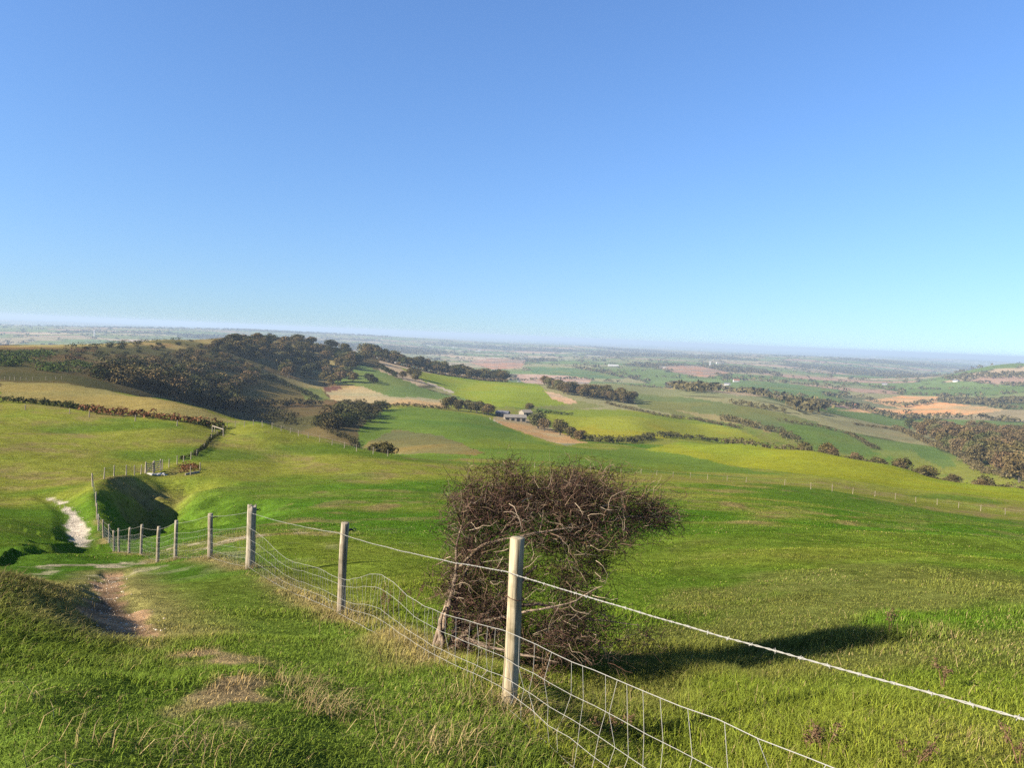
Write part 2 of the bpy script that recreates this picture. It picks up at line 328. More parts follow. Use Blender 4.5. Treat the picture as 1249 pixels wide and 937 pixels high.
def ground_material():
    m, nt, bs = material('ground'); L = nt.links.new
    at = N(nt, 'ShaderNodeVertexColor', layer_name='col'); ga = N(nt, 'ShaderNodeAttribute', attribute_name='gr')
    co = N(nt, 'ShaderNodeTexCoord')
    mul = None; col = at.outputs['Color']
    for sc, det, lo, hi in ((9.0, 5, .62, 1.38), (2.1, 6, .66, 1.34), (.5, 6, .72, 1.28), (.09, 4, .88, 1.12)):
        n = N(nt, 'ShaderNodeTexNoise'); n.inputs['Scale'].default_value = sc; n.inputs['Detail'].default_value = det; n.inputs['Roughness'].default_value = .65
        L(co.outputs['Object'], n.inputs['Vector'])
        mr = N(nt, 'ShaderNodeMapRange'); mr.inputs['From Min'].default_value = .3; mr.inputs['From Max'].default_value = .7; mr.inputs['To Min'].default_value = lo; mr.inputs['To Max'].default_value = hi
        L(n.outputs['Fac'], mr.inputs['Value'])
        vm = N(nt, 'ShaderNodeVectorMath', operation='SCALE'); L(col, vm.inputs[0]); L(mr.outputs[0], vm.inputs['Scale']); col = vm.outputs[0]
        if sc == 9.0: nb = n
    va = N(nt, 'ShaderNodeVectorMath', operation='SCALE'); va.inputs['Scale'].default_value = ALB; L(col, va.inputs[0]); L(va.outputs[0], bs.inputs['Base Color']); bs.inputs['Roughness'].default_value = .9; bs.inputs['Specular IOR Level'].default_value = 0
    b = N(nt, 'ShaderNodeBump'); b.inputs['Strength'].default_value = .8; b.inputs['Distance'].default_value = .2
    n2 = N(nt, 'ShaderNodeTexNoise'); n2.inputs['Scale'].default_value = 2.2; n2.inputs['Detail'].default_value = 8; n2.inputs['Roughness'].default_value = .75; L(co.outputs['Object'], n2.inputs['Vector'])
    L(n2.outputs['Fac'], b.inputs['Height']); L(b.outputs[0], bs.inputs['Normal'])
    return m
GMAT = ground_material()
def build_ground():
    az = np.radians(np.concatenate([np.arange(-112, -42, 1.4), np.arange(-42, 42.01, .09), np.arange(43.4, 112, 1.4)]))
    rr = np.exp(np.arange(math.log(.5), math.log(46000), .017)); na, nr = len(az), len(rr)
    A, R = np.meshgrid(az, rr, indexing='ij'); X = R * np.sin(A); Y = R * np.cos(A); Z = ground_z(X, Y)
    c, g, sid = ground_color(X, Y)
    V = np.stack([X, Y, Z], 2).reshape(-1, 3); c = c.reshape(-1, 3); g = g.ravel(); sid = sid.ravel()
    i, j = np.meshgrid(np.arange(na - 1), np.arange(nr - 1), indexing='ij'); b = (i * nr + j).ravel()
    F = np.stack([b, b + 1, b + nr + 1, b + nr], 1)[:, ::-1]     # faces up
    fs = sid[F].max(1)
    def piece(name, sel, label=None):
        f = F[sel]; used, inv = np.unique(f, return_inverse=True)
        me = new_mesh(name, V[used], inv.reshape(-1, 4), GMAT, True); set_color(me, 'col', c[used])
        a = me.attributes.new('gr', 'FLOAT', 'POINT'); a.data.foreach_set('value', g[used].astype(np.float32))
        o = link(name, me); tag(o, label, kind='structure'); return o
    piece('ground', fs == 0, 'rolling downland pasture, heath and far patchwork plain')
    piece('chalk_path', fs == 101, 'white chalk path worn into the grass beside the fence')
    piece('dirt_path', fs == 102, 'bare earth path sunk beside the tussock mound')
    for k, fd in enumerate(FIELDS):
        if (fs == k + 1).any(): piece('field', fs == k + 1, fd[0])
    return V[:, 2].min()
ZMIN = build_ground()
# ------------------------------------------------------------------ foliage
def leaf_material(name, cols, pos, rough=.85):
    """albedo picked per plant (object random) along a ramp, varied per leaf by the 'col' attribute"""
    m, nt, bs = material(name); L = nt.links.new
    oi = N(nt, 'ShaderNodeObjectInfo'); rp = N(nt, 'ShaderNodeValToRGB'); L(oi.outputs['Random'], rp.inputs['Fac'])
    el = rp.color_ramp.elements
    while len(el) < len(cols): el.new(.5)
    for e, c, p in zip(el, cols, pos): e.position = p; e.color = (*[q * ALB for q in c], 1)
    at = N(nt, 'ShaderNodeVertexColor', layer_name='col'); vm = N(nt, 'ShaderNodeVectorMath', operation='MULTIPLY')
    L(rp.outputs['Color'], vm.inputs[0]); L(at.outputs['Color'], vm.inputs[1]); L(vm.outputs[0], bs.inputs['Base Color'])
    bs.inputs['Roughness'].default_value = rough; bs.inputs['Specular IOR Level'].default_value = 0
    return m
M_AUTUMN = leaf_material('autumn_leaves', [(.074,.066,.023),(.110,.086,.030),(.135,.090,.040),(.060,.066,.020),(.130,.115,.050)], [0,.3,.55,.75,1])
M_BROWN = leaf_material('brown_leaves', [(.115,.082,.036),(.135,.088,.042),(.080,.070,.028),(.15,.105,.05)], [0,.4,.7,1])
M_DARK = leaf_material('evergreen_leaves', [(.030,.038,.012),(.050,.048,.016),(.060,.045,.018),(.036,.046,.016)], [0,.4,.7,1])
M_GORSE = leaf_material('gorse', [(.058,.082,.018),(.072,.088,.022)], [0,1])
M_BRACKEN = leaf_material('bracken', [(.150,.072,.034),(.17,.085,.04)], [0,1])
M_HEDGE = leaf_material('hedge_leaves', [(.052,.054,.018),(.074,.062,.026),(.095,.075,.035)], [0,.5,1])
def plain(name, col, rough=.9, noise=None, metal=0):
    col = tuple(q * ALB for q in col)
    m, nt, bs = material(name); L = nt.links.new; bs.inputs['Roughness'].default_value = rough; bs.inputs['Metallic'].default_value = metal; bs.inputs['Specular IOR Level'].default_value = .1
    if noise:
        sc, amt = noise; co = N(nt, 'ShaderNodeTexCoord'); n = N(nt, 'ShaderNodeTexNoise'); n.inputs['Scale'].default_value = sc; n.inputs['Detail'].default_value = 6; L(co.outputs['Object'], n.inputs['Vector'])
        mr = N(nt, 'ShaderNodeMapRange'); mr.inputs['From Min'].default_value = .3; mr.inputs['From Max'].default_value = .7; mr.inputs['To Min'].default_value = 1 - amt; mr.inputs['To Max'].default_value = 1 + amt; L(n.outputs['Fac'], mr.inputs['Value'])
        vm = N(nt, 'ShaderNodeVectorMath', operation='SCALE'); vm.inputs[0].default_value = col; L(mr.outputs[0], vm.inputs['Scale']); L(vm.outputs[0], bs.inputs['Base Color'])
    else: bs.inputs['Base Color'].default_value = (*col, 1)
    return m
M_BARK = plain('bark', (.10, .085, .065), .95, (6, .4))
def unit(v): return v / np.maximum(np.linalg.norm(v, axis=-1, keepdims=True), 1e-9)
def quads(pos, nrm, size, rng):
    """a small pointed leaf patch at each position, facing about along nrm"""
    n = len(pos); t = unit(np.cross(nrm, rng.normal(size=(n, 3)))); b = np.cross(nrm, t); s = np.asarray(size)[:, None] if np.ndim(size) else size
    k = rng.uniform(.6, 1.0, (n, 1))
    V = np.stack([pos - t * s * .5, pos - b * s * .35 * k, pos + t * s * .5, pos + b * s * .35 * k], 1).reshape(-1, 3)
    return V, np.arange(n * 4).reshape(-1, 4)
def blob_leaves(cen, rad, per, size, rng, low=-.35, jitter=.55, tint=.3):
    """leaf patches over the shells of many blobs; returns verts, faces, tint"""
    k = len(cen); d = unit(rng.normal(size=(k, per, 3))); d[..., 2] = np.where(d[..., 2] < low, -d[..., 2], d[..., 2])
    rr = rng.uniform(.72, 1.08, (k, per, 1)); pos = cen[:, None] + d * rr * rad[:, None, :]
    nrm = unit(d / rad[:, None, :] * rad.mean() + rng.normal(size=d.shape) * jitter)
    sz = (size * rng.uniform(.6, 1.35, (k, per))).ravel()
    V, F = quads(pos.reshape(-1, 3), nrm.reshape(-1, 3), sz, rng)
    t = (rng.uniform(1 - tint, 1 + tint, (k, 1)) * rng.uniform(.72, 1.28, (k, per))).ravel(); C = np.repeat(t, 4)[:, None] * np.ones(3)
    return V, F, C
def tube(pts, rad, sides=6, cap=False):
    """tapered tube through points"""
    pts = np.asarray(pts, float); rad = np.broadcast_to(np.asarray(rad, float), (len(pts),)); n = len(pts)
    T = unit(np.gradient(pts, axis=0)); ref = np.where(np.abs(T[:, 2:3]) > .9, [[1., 0, 0]], [[0, 0, 1.]]); A = unit(np.cross(T, ref)); B = np.cross(T, A)
    a = np.arange(sides) * 2 * math.pi / sides
    V = (pts[:, None] + rad[:, None, None] * (np.cos(a)[None, :, None] * A[:, None] + np.sin(a)[None, :, None] * B[:, None])).reshape(-1, 3)
    i, j = np.meshgrid(np.arange(n - 1), np.arange(sides), indexing='ij'); j2 = (j + 1) % sides
    F = np.stack([i * sides + j, (i + 1) * sides + j, (i + 1) * sides + j2, i * sides + j2], 2).reshape(-1, 4)[:, ::-1]
    return V, F
def join(parts):
    V, F, o = [], [], 0
    for v, f in parts: V.append(v); F.append(np.asarray(f) + o); o += len(v)
    return np.concatenate(V), np.concatenate(F)
def crown_mesh(name, seed, kind):
    rng = np.random.default_rng(seed); k = 34 if kind == 'tree' else 20
    d = unit(rng.normal(size=(k, 3))); d[:, 2] = d[:, 2] * .9 + .12; rr = rng.uniform(.45, .92, (k, 1))
    if kind == 'tree': cen = d * rr * np.array([.66, .66, .80]) + [0, 0, .98]; cen[:, 2] = np.maximum(cen[:, 2], .27); rad = rng.uniform(.24, .38, (k, 1)) * np.array([[1.1, 1.1, .95]])
    else: cen = d * rr * np.array([.8, .8, .75]) + [0, 0, .55]; cen[:, 2] = np.maximum(cen[:, 2], .18); rad = rng.uniform(.26, .42, (k, 1)) * np.array([[1.1, 1.1, .9]])
    V, F, C = blob_leaves(cen, rad, 58, .15, rng, -.6)
    return V, F, C
def trunk_mesh(seed):
    rng = np.random.default_rng(seed); ps = [tube([(0, 0, -.15), (.01, 0, .3), (.02, .01, .7), (0, 0, 1.2)], [.075, .06, .05, .02], 6)]
    for k in range(5):
        a = rng.uniform(0, 6.28); z = rng.uniform(.45, .8); ps.append(tube([(0.01, 0, z), (.2 * math.cos(a), .2 * math.sin(a), z + .22), (.42 * math.cos(a), .42 * math.sin(a), z + .5)], [.035, .025, .01], 5))
    return join(ps)
PROTO = {}
for i in range(6):
    V, F, C = crown_mesh('crown', 100 + i, 'tree'); tv, tf = trunk_mesh(200 + i)
    for key, mat in (('autumn', M_AUTUMN), ('brown', M_BROWN), ('dark', M_DARK)):
        me = new_mesh('crown', V, F, mat); set_color(me, 'col', C)
        whole = new_mesh('tree', np.concatenate([V, tv]), [np.concatenate([F, tf + len(V)])], mat); whole.materials.append(M_BARK); set_color(whole, 'col', np.concatenate([C, np.ones((len(tv), 3))]))
        mi = np.zeros(len(F) + len(tf), np.int32); mi[len(F):] = 1; whole.polygons.foreach_set('material_index', mi)
        PROTO[key, i] = (me, whole)
    V, F, C = crown_mesh('bush', 300 + i, 'bush')
    for key, mat in (('autumn', M_AUTUMN), ('brown', M_BROWN), ('dark', M_DARK)):
        me = new_mesh('bush', V, F, mat); set_color(me, 'col', C); PROTO[key + '_bush', i] = me
TRUNKS = [new_mesh('trunk', *trunk_mesh(220 + i), M_BARK) for i in range(3)]
NTREE = 0
def put_tree(x, y, h, kind, label, group, parts=False, wide=1.0):
    """one tree: an empty with trunk and crown, or one mesh when only a few pixels tall"""
    global NTREE; NTREE += 1
    z = float(ground_z(x, y)) - .1; i = random.randrange(6); rz = random.uniform(0, 6.28); s = h / 1.95; w = s * wide * random.uniform(.85, 1.2)
    crown, whole = PROTO[kind, i]
    if parts:
        e = empty('tree', (x, y, z), rz); e.scale = (w, w, s); tag(e, label, 'tree', group)
        link('crown', crown, e); link('trunk', TRUNKS[i % 3], e); return e
    o = link('tree', whole); o.location = (x, y, z); o.rotation_euler = (0, 0, rz); o.scale = (w, w, s); return tag(o, label, 'tree', group)
def put_bush(x, y, h, kind, label, group, wide=1.0, name='bush'):
    z = float(ground_z(x, y)) - .1; o = link(name, PROTO[kind + '_bush', random.randrange(6)]); s = h / 1.3; w = s * wide * random.uniform(.85, 1.25)
    o.location = (x, y, z); o.rotation_euler = (0, 0, random.uniform(0, 6.28)); o.scale = (w, w, s); return tag(o, label, name, group)
def inside_px(poly, n, dist):
    """n points of the ground spread through an outline, at least dist metres apart"""
    us = [p[0] for p in poly]; vs = [p[1] for p in poly]; out = []; tries = 0
    wp = [(float(a), float(b)) for a, b in poly]
    while len(out) < n and tries < n * 40:
        tries += 1; u, v = random.uniform(min(us), max(us)), random.uniform(min(vs), max(vs))
        if not in_poly(np.array([u]), np.array([v]), wp)[0]: continue
        x, y = base_hit(u, v)
        if all((x - a) ** 2 + (y - b) ** 2 > dist * dist for a, b in out): out.append((x, y))
    return out
def line_px(pts, step, back=0, jitter=.2):
    """points along a sighted line on the ground, shifted back (away) by metres"""
    w = [P(*p) if len(p) == 2 else at_r(*p) for p in pts]; out = []
    for (x0, y0), (x1, y1) in zip(w[:-1], w[1:]):
        l = math.hypot(x1 - x0, y1 - y0); n = max(1, int(l / step))
        for k in range(n):
            t = (k + random.uniform(-jitter, jitter)) / n; x, y = x0 + (x1 - x0) * t, y0 + (y1 - y0) * t; r = math.hypot(x, y); b = back + random.uniform(-.2, .2) * step
            out.append((x * (1 + b / r), y * (1 + b / r)))
    return out
def hedge(name, cat, label, pts, h, mat, back=0, width=None, leaf=None, group=None, gap=0, per=34, step=.75):
    """a hedge or thicket as one mesh of leafy clumps along a line"""
    rng = np.random.default_rng(abs(hash(label)) % 1000 if False else sum(map(ord, label)) % 9973); h = h * (.76 if mat is M_HEDGE else 1); width = width or h * .8
    cs = line_px(pts, h * step, back); cs = [c for c in cs if rng.random() > gap]
    cen, rad = [], []
    for x, y in cs:
        for q in range(2):
            hh = h * rng.uniform(.55, 1.15); xx, yy = x + rng.normal() * width * .4, y + rng.normal() * width * .4
            cen.append((xx, yy, float(ground_z(xx, yy)) + hh * .42)); rad.append((hh * .62 * rng.uniform(.8, 1.3), hh * .62, hh * .58))
    cen = np.array(cen); rad = np.array(rad); o = cen.mean(0)
    V, F, C = blob_leaves(cen - o, rad, per, leaf or h * .28, rng, -.4)
    me = new_mesh(name, V, F, mat); set_color(me, 'col', C); ob = link(name, me); ob.location = o; return tag(ob, label, cat, group)
def thicket(name, cat, label, poly, n, h, mat, leaf=None, per=40, flat=.8, group=None):
    rng = np.random.default_rng(sum(map(ord, label)) % 9973); cen, rad = [], []
    for x, y in inside_px(poly, n, h * .5):
        if fbm(np.array([x]), np.array([y]), 26, 71, 2)[0] < .42: continue
        hh = h * rng.uniform(.35, 1.3); cen.append((x, y, float(ground_z(x, y)) + hh * .3)); w = hh * rng.uniform(.7, 1.2) / flat; rad.append((w, w, hh * .62))
    cen = np.array(cen); rad = np.array(rad); o = cen.mean(0)
    V, F, C = blob_leaves(cen - o, rad, per, leaf or h * .28, rng, -.3)
    me = new_mesh(name, V, F, mat); set_color(me, 'col', C); ob = link(name, me); ob.location = o; return tag(ob, label, cat, group)
# --- the ridge wood, the long tree belt and the other woods
def wood(poly, n, dist, h0, h1, kinds, label, group, parts=True, wide=1.0):
    for x, y in inside_px(poly, n, dist): put_tree(x, y, random.uniform(h0, h1), random.choice(kinds), label, group, parts, wide)
wood([(262,427),(300,414),(340,417),(385,419),(432,429),(455,444),(440,452),(400,450),(360,447),(330,444),(290,436)], 84, 6.5, 9, 13.5, ['autumn','autumn','dark'], 'dense autumn tree of the wood covering the dark ridge', 'trees of the ridge wood', True, 1.6)
wood([(330,450),(365,448),(400,452),(440,456),(438,470),(400,471),(385,466),(350,462)], 20, 7, 9, 13, ['autumn','autumn','brown'], 'olive brown tree at the lower edge of the ridge wood', 'trees at the foot of the ridge wood', True, 1.4)
for row, (b, h) in enumerate(((0, 13), (12, 16), (27, 17))):
    for x, y in line_px([(446,445,1045),(500,450,1045),(560,460,1060),(622,467,1065)], 10.5, b): put_tree(x, y, h * random.uniform(.85, 1.12), random.choice(['autumn','autumn','dark']), 'close set tree in the long belt above the lime field', 'trees of the long belt', True, 1.5)
for x, y in line_px([(492,462),(520,469)], 9) + line_px([(500,459),(515,464)], 9): put_tree(x, y, random.uniform(9, 12), 'autumn', 'rounded brown tree on the field edge below the belt', 'trees between lime and blue green fields', True, 1.2)
for x, y in line_px([(462,450),(486,463)], 10) + line_px([(448,464),(458,470)], 9): put_tree(x, y, random.uniform(6, 9), 'dark', 'small dark tree on the blue green hillside field', 'scattered trees on the blue green field', True, 1.2)
for x, y in inside_px([(120,462),(165,447),(235,446),(270,470),(300,462),(318,470),(285,478),(300,503),(245,496),(205,485),(160,472),(110,464)], 150, 4.2): put_bush(x, y, random.uniform(4.5, 9), random.choice(['autumn','dark','dark','brown']), 'dark scrub bush on the shaded side of the valley', 'scrub on the valley side', 1.15)
for x, y in inside_px([(200,432),(260,424),(275,436),(330,452),(300,460),(240,446)], 60, 5): put_bush(x, y, random.uniform(2.5, 5), random.choice(['brown','dark','autumn']), 'low brown bush high on the heath below the ridge', 'low bushes under the ridge', 1.4)
sc_ = thicket('valley_scrub', None, 'low shaded scrub covering the floor of the dark valley', [(150,474),(205,483),(255,496),(300,506),(350,518),(395,525),(380,512),(330,500),(280,498),(220,475)], 85, 3.6, M_DARK, per=60); sc_['kind'] = 'stuff'
for x, y in inside_px([(386,520),(400,502),(440,496),(466,500),(452,512),(430,520),(410,527)], 30, 4.5): put_bush(x, y, random.uniform(5, 7.5), random.choice(['dark','dark','autumn']), 'dense dark green bush in the hollow behind the fence', 'bushes in the hollow', 1.15)
for x, y in line_px([(546,500),(575,503),(604,509)], 6) + line_px([(550,497),(590,502)], 7): put_tree(x, y, random.uniform(7, 10), random.choice(['autumn','brown']), 'bushy brown tree beside the sunken farm, up the slope', 'trees above the farm', True, 1.35)
for u, v, h, k, lab in ((656,523,11,'autumn','broad brown tree just below the farm roof'),(664,526,9,'brown','second broad brown tree below the farm, beside the first'),(683,531,10,'autumn','round olive tree in the straw yard near its lower end'),(696,534,7,'brown','low brown tree at the lower tip of the straw yard'),
        (646,502,8,'autumn','dark round tree directly behind the farm roof'),(707,538,6,'brown','smallest bushy tree at the end of the straw yard')):
    x, y = P(u, v); put_tree(x, y, h, k, lab, None, True, 1.4)
wood([(668,472),(700,478),(735,482),(776,490),(770,494),(735,489),(690,482)], 42, 7, 10, 15, ['brown','autumn','brown'], 'russet tree of the copse beyond the rough pasture', 'trees of the russet copse', True, 1.2)
for u, v in ((664,470),(671,473)): x, y = P(u, v); put_tree(x, y, 14, 'autumn', 'dark tree beside the track at the near end of the copse', 'pair of trees by the track', True, 1.2)
wood([(1092,520),(1150,527),(1260,532),(1275,596),(1200,578),(1170,556),(1125,536)], 88, 9, 13, 20, ['brown','brown','autumn'], 'tall russet tree of the brown wood in the valley', 'trees of the brown valley wood', True, 1.15)
wood([(1195,572),(1260,588),(1275,600),(1290,560),(1230,550),(1195,560)], 20, 8, 15, 21, ['brown','brown','autumn'], 'tallest russet tree of the brown wood, nearest the smooth field', 'near trees of the brown wood', True, 1.2)
# tree line just beyond the brow of the smooth yellow green field
for row, back in ((0, 12), (1, 22)):
    for x, y in line_px([(985,551,386),(1040,560,366),(1100,572,342),(1160,582,322),(1240,596,295)], 12, back): put_tree(x, y, random.uniform(4, 6.5) + row * 2.5, random.choice(['autumn','brown','autumn']), 'grey brown tree peering over the brow of the smooth field', 'trees along the brow', True, 1.25)
hedge('hedge', 'hedge', 'dark undergrowth hedge at the foot of the long tree belt', [(446,446,1036),(500,451,1036),(560,461,1050),(622,468,1056)], 5, M_AUTUMN, 0)
hedge('hedge', 'hedge', 'scrubby undergrowth hedge at the foot of the russet copse', [(668,474),(700,480),(735,484),(774,493)], 4, M_AUTUMN, 0)
hedge('hedge', 'hedge', 'scrubby undergrowth hedge at the near edge of the brown wood', [(1092,523),(1125,539),(1168,556),(1200,578),(1260,590)], 5, M_BROWN, 0)
for x, y in inside_px([(40,427),(110,424),(200,417),(262,414),(262,425),(200,436),(150,447),(60,440)], 45, 8): put_bush(x, y, random.uniform(1.2, 3.2), random.choice(['brown','dark','autumn']), 'small rusty bush scattered over the open heath top', 'bushes of the heath top', 1.8)
# --- hedges and gorse
hedge('hedge', 'hedge', 'dark low hedge hugging the fence down to its corner', [(405,532),(430,541),(474,554)], 2.3, M_DARK, 5)
hedge('hedge', 'hedge', 'clipped dark hedge between straw strip and big green field', [(455,497),(500,496),(548,501)], 4.0, M_HEDGE)
hedge('hedge', 'hedge', 'thick dark hedge dividing golden and big green fields', [(700,536),(740,541),(770,541),(792,536),(830,535),(880,541)], 5.0, M_HEDGE, 3, gap=.1)
hedge('hedge', 'hedge', 'thin dark bank hedge between the two lime fields', [(655,503),(690,506),(700,507)], 2.5, M_DARK)
hedge('hedge', 'hedge', 'dark hedge leading downhill from the copse corner', [(740,493),(770,500),(800,507),(850,513),(905,524)], 4.2, M_HEDGE, gap=.15)
hedge('hedge', 'hedge', 'dark hedge capping the brow of the smooth field, upper half', [(880,541,420),(920,544,405),(960,548,394),(1010,555,377)], 4.6, M_HEDGE, 6, gap=.05)
hedge('hedge', 'hedge', 'dark hedge capping the brow of the smooth field, lower half', [(1010,555,377),(1100,572,342),(1180,585,315),(1260,599,288)], 3.6, M_HEDGE, 6, gap=.05)
hedge('hedge', 'hedge', 'thick ragged hedgerow below the tan field', [(882,513),(915,521),(945,528),(975,541)], 8, M_HEDGE, gap=.05)
hedge('hedge', 'hedge', 'ragged hedgerow above the fresh green field', [(950,514),(990,520),(1035,530),(1068,549)], 4.5, M_HEDGE, gap=.2)
hedge('hedge', 'hedge', 'bushy hedgerow along the top of the pale pasture', [(895,494),(930,499),(965,505)], 8, M_HEDGE, gap=.05)
hedge('hedge', 'hedge', 'broken hedge crossing the sheep pasture', [(1040,518),(1085,524),(1120,532)], 4.0, M_HEDGE, gap=.3)
hedge('hedge', 'hedge', 'dark hedge at the upper side of the shaded clearing', [(283,478),(300,464),(332,462),(366,478),(385,488)], 4.0, M_DARK, 2)
hedge('hedge', 'hedge', 'dark hedge at the lower side of the shaded clearing', [(285,494),(340,495),(390,494)], 5.0, M_DARK, -2)
hedge('bracken_bank', 'bracken', 'rusty bracken bank crossing the pasture to the corner stile', [(110,505),(160,510),(215,516),(266,524)], 1.7, M_BRACKEN, 2, per=46)
hedge('bramble_hedge', 'hedge', 'dark bramble hedge at the far end of the bracken bank', [(-30,492),(40,494),(75,498),(112,504)], 1.5, M_DARK, 3, per=46)
hedge('bramble_hedge', 'hedge', 'short dark bramble clump behind the corner stile', [(240,522),(262,524),(276,526)], 1.5, M_DARK, 2, per=46)
thicket('gorse_thicket', 'gorse', 'wide green gorse thicket beside the far field fence', [(-20,452),(0,450),(30,446),(70,436),(60,430),(10,430),(-20,430)], 190, 3.0, M_GORSE)
thicket('gorse_thicket', 'gorse', 'long green gorse thicket below the rusty heath', [(36,456),(70,458),(120,452),(118,444),(85,442),(50,448)], 130, 2.8, M_GORSE)
thicket('gorse_thicket', 'gorse', 'dark gorse strip on the skyline of the heath', [(60,424),(110,421),(150,418),(200,415),(230,412),(230,414),(180,419),(120,424)], 60, 3.0, M_DARK)
thicket('gorse_thicket', 'gorse', 'dark gorse patch in the middle of the open heath', [(100,434),(135,433),(130,437),(105,438)], 16, 2.4, M_DARK)
thicket('bracken_patch', 'bracken', 'rust coloured bracken patch on the open heath', [(75,424),(120,425),(115,432),(85,432)], 90, 1.4, M_BRACKEN)
thicket('bracken_patch', 'bracken', 'rusty bracken patch below the gorse island of the heath', [(80,434),(100,433),(104,440),(85,440)], 60, 1.3, M_BRACKEN)
for u, v, h in ((284,410,6),(329,411,5),(228,414,4)):
    x, y = P(u, v); put_bush(x, y, h, 'dark', {6:'lone dark bush on the skyline near the middle of the heath',5:'small dark bush on the skyline beside the ridge wood',4:'low dark bush where the skyline gorse ends'}[h], None)
hedge('bramble_hedge', 'hedge', 'low dark bramble bank along the climbing fence up to the stile', [at_r(214,564,111)+(), at_r(214,564,111)] if False else [(222,560,117),(236,553,122),(250,544,135),(262,534,153),(274,528,165)], .6, M_DARK, 4, gap=.35, per=46)
# --- valley trees and the far plain
def far_plain():
    """hedgerow clumps and woods of the plain, beyond counting"""
    rng = np.random.default_rng(5); n = 60000
    az = rng.uniform(-.66, .66, n); r = np.exp(rng.uniform(math.log(1350), math.log(9500), n)); keep = ~((az < -.17) & (r < 1700)); az, r = az[keep], r[keep]
    x, y = r * np.sin(az), r * np.cos(az); d, cid = cells(x, y); wd = sstep(.58, .63, fbm(x, y, 1300, 211, 4)) * sstep(1500, 2500, r)
    ok = ((d < 7 + r * .001) & (vnoise(x, y, 90, 8) > .38)) | (wd > .5)
    for poly in FPOLY: ok &= ~in_poly(x, y, poly)
    ok = np.nonzero(ok)[0][:13000]; x, y, r = x[ok], y[ok], r[ok]; h = rng.uniform(4, 10, len(x)) * (1 + r / 9000)
    ex = []                     # hedgerow trees and spinneys of the valley floor
    for pts, st in (([(884,476),(930,484),(985,498),(1010,504)], 11), ([(985,492),(1040,497),(1095,512),(1150,510),(1240,516)], 12), ([(1062,490),(1100,497),(1140,491)], 14), ([(1146,484),(1232,500)], 16), ([(880,465),(960,468),(1040,478)], 18), ([(700,449),(762,462)], 18), ([(636,465),(722,463)], 18)):
        ex += [(*p, random.uniform(7, 13)) for p in line_px(pts, st, 0, .4)]
    for poly, n in (([(960,496),(990,493),(1008,500),(985,508)], 20), ([(820,468),(850,472),(880,478),(850,480),(815,474)], 45), ([(1150,462),(1200,456),(1260,456),(1260,462),(1200,462),(1160,465)], 90)):
        ex += [(*p, random.uniform(10, 16)) for p in inside_px(poly, n, 9)]
    ex = np.array(ex); x = np.concatenate([x, ex[:, 0]]); y = np.concatenate([y, ex[:, 1]]); h = np.concatenate([h, ex[:, 2]])
    cen = np.stack([x, y, ground_z(x, y) + h * .3], 1); rad = np.stack([h * rng.uniform(.6, 1.3, len(x)), h * rng.uniform(.6, 1.3, len(x)), h * .6], 1)
    V, F, C = blob_leaves(cen, rad, 16, 1, rng, -.1)
    # leaf patches scaled to each clump
    q = V.reshape(-1, 4, 3); mid = q.mean(1, keepdims=True); s = np.repeat(h * .62, 16)[:, None, None]; V = (mid + (q - mid) * s).reshape(-1, 3)
    me = new_mesh('far_woodland', V, F, M_HEDGE); set_color(me, 'col', C * 1.15); o = link('far_woodland', me); tag(o, 'hedgerows and woods of the far plain', None, None, 'stuff')
far_plain()
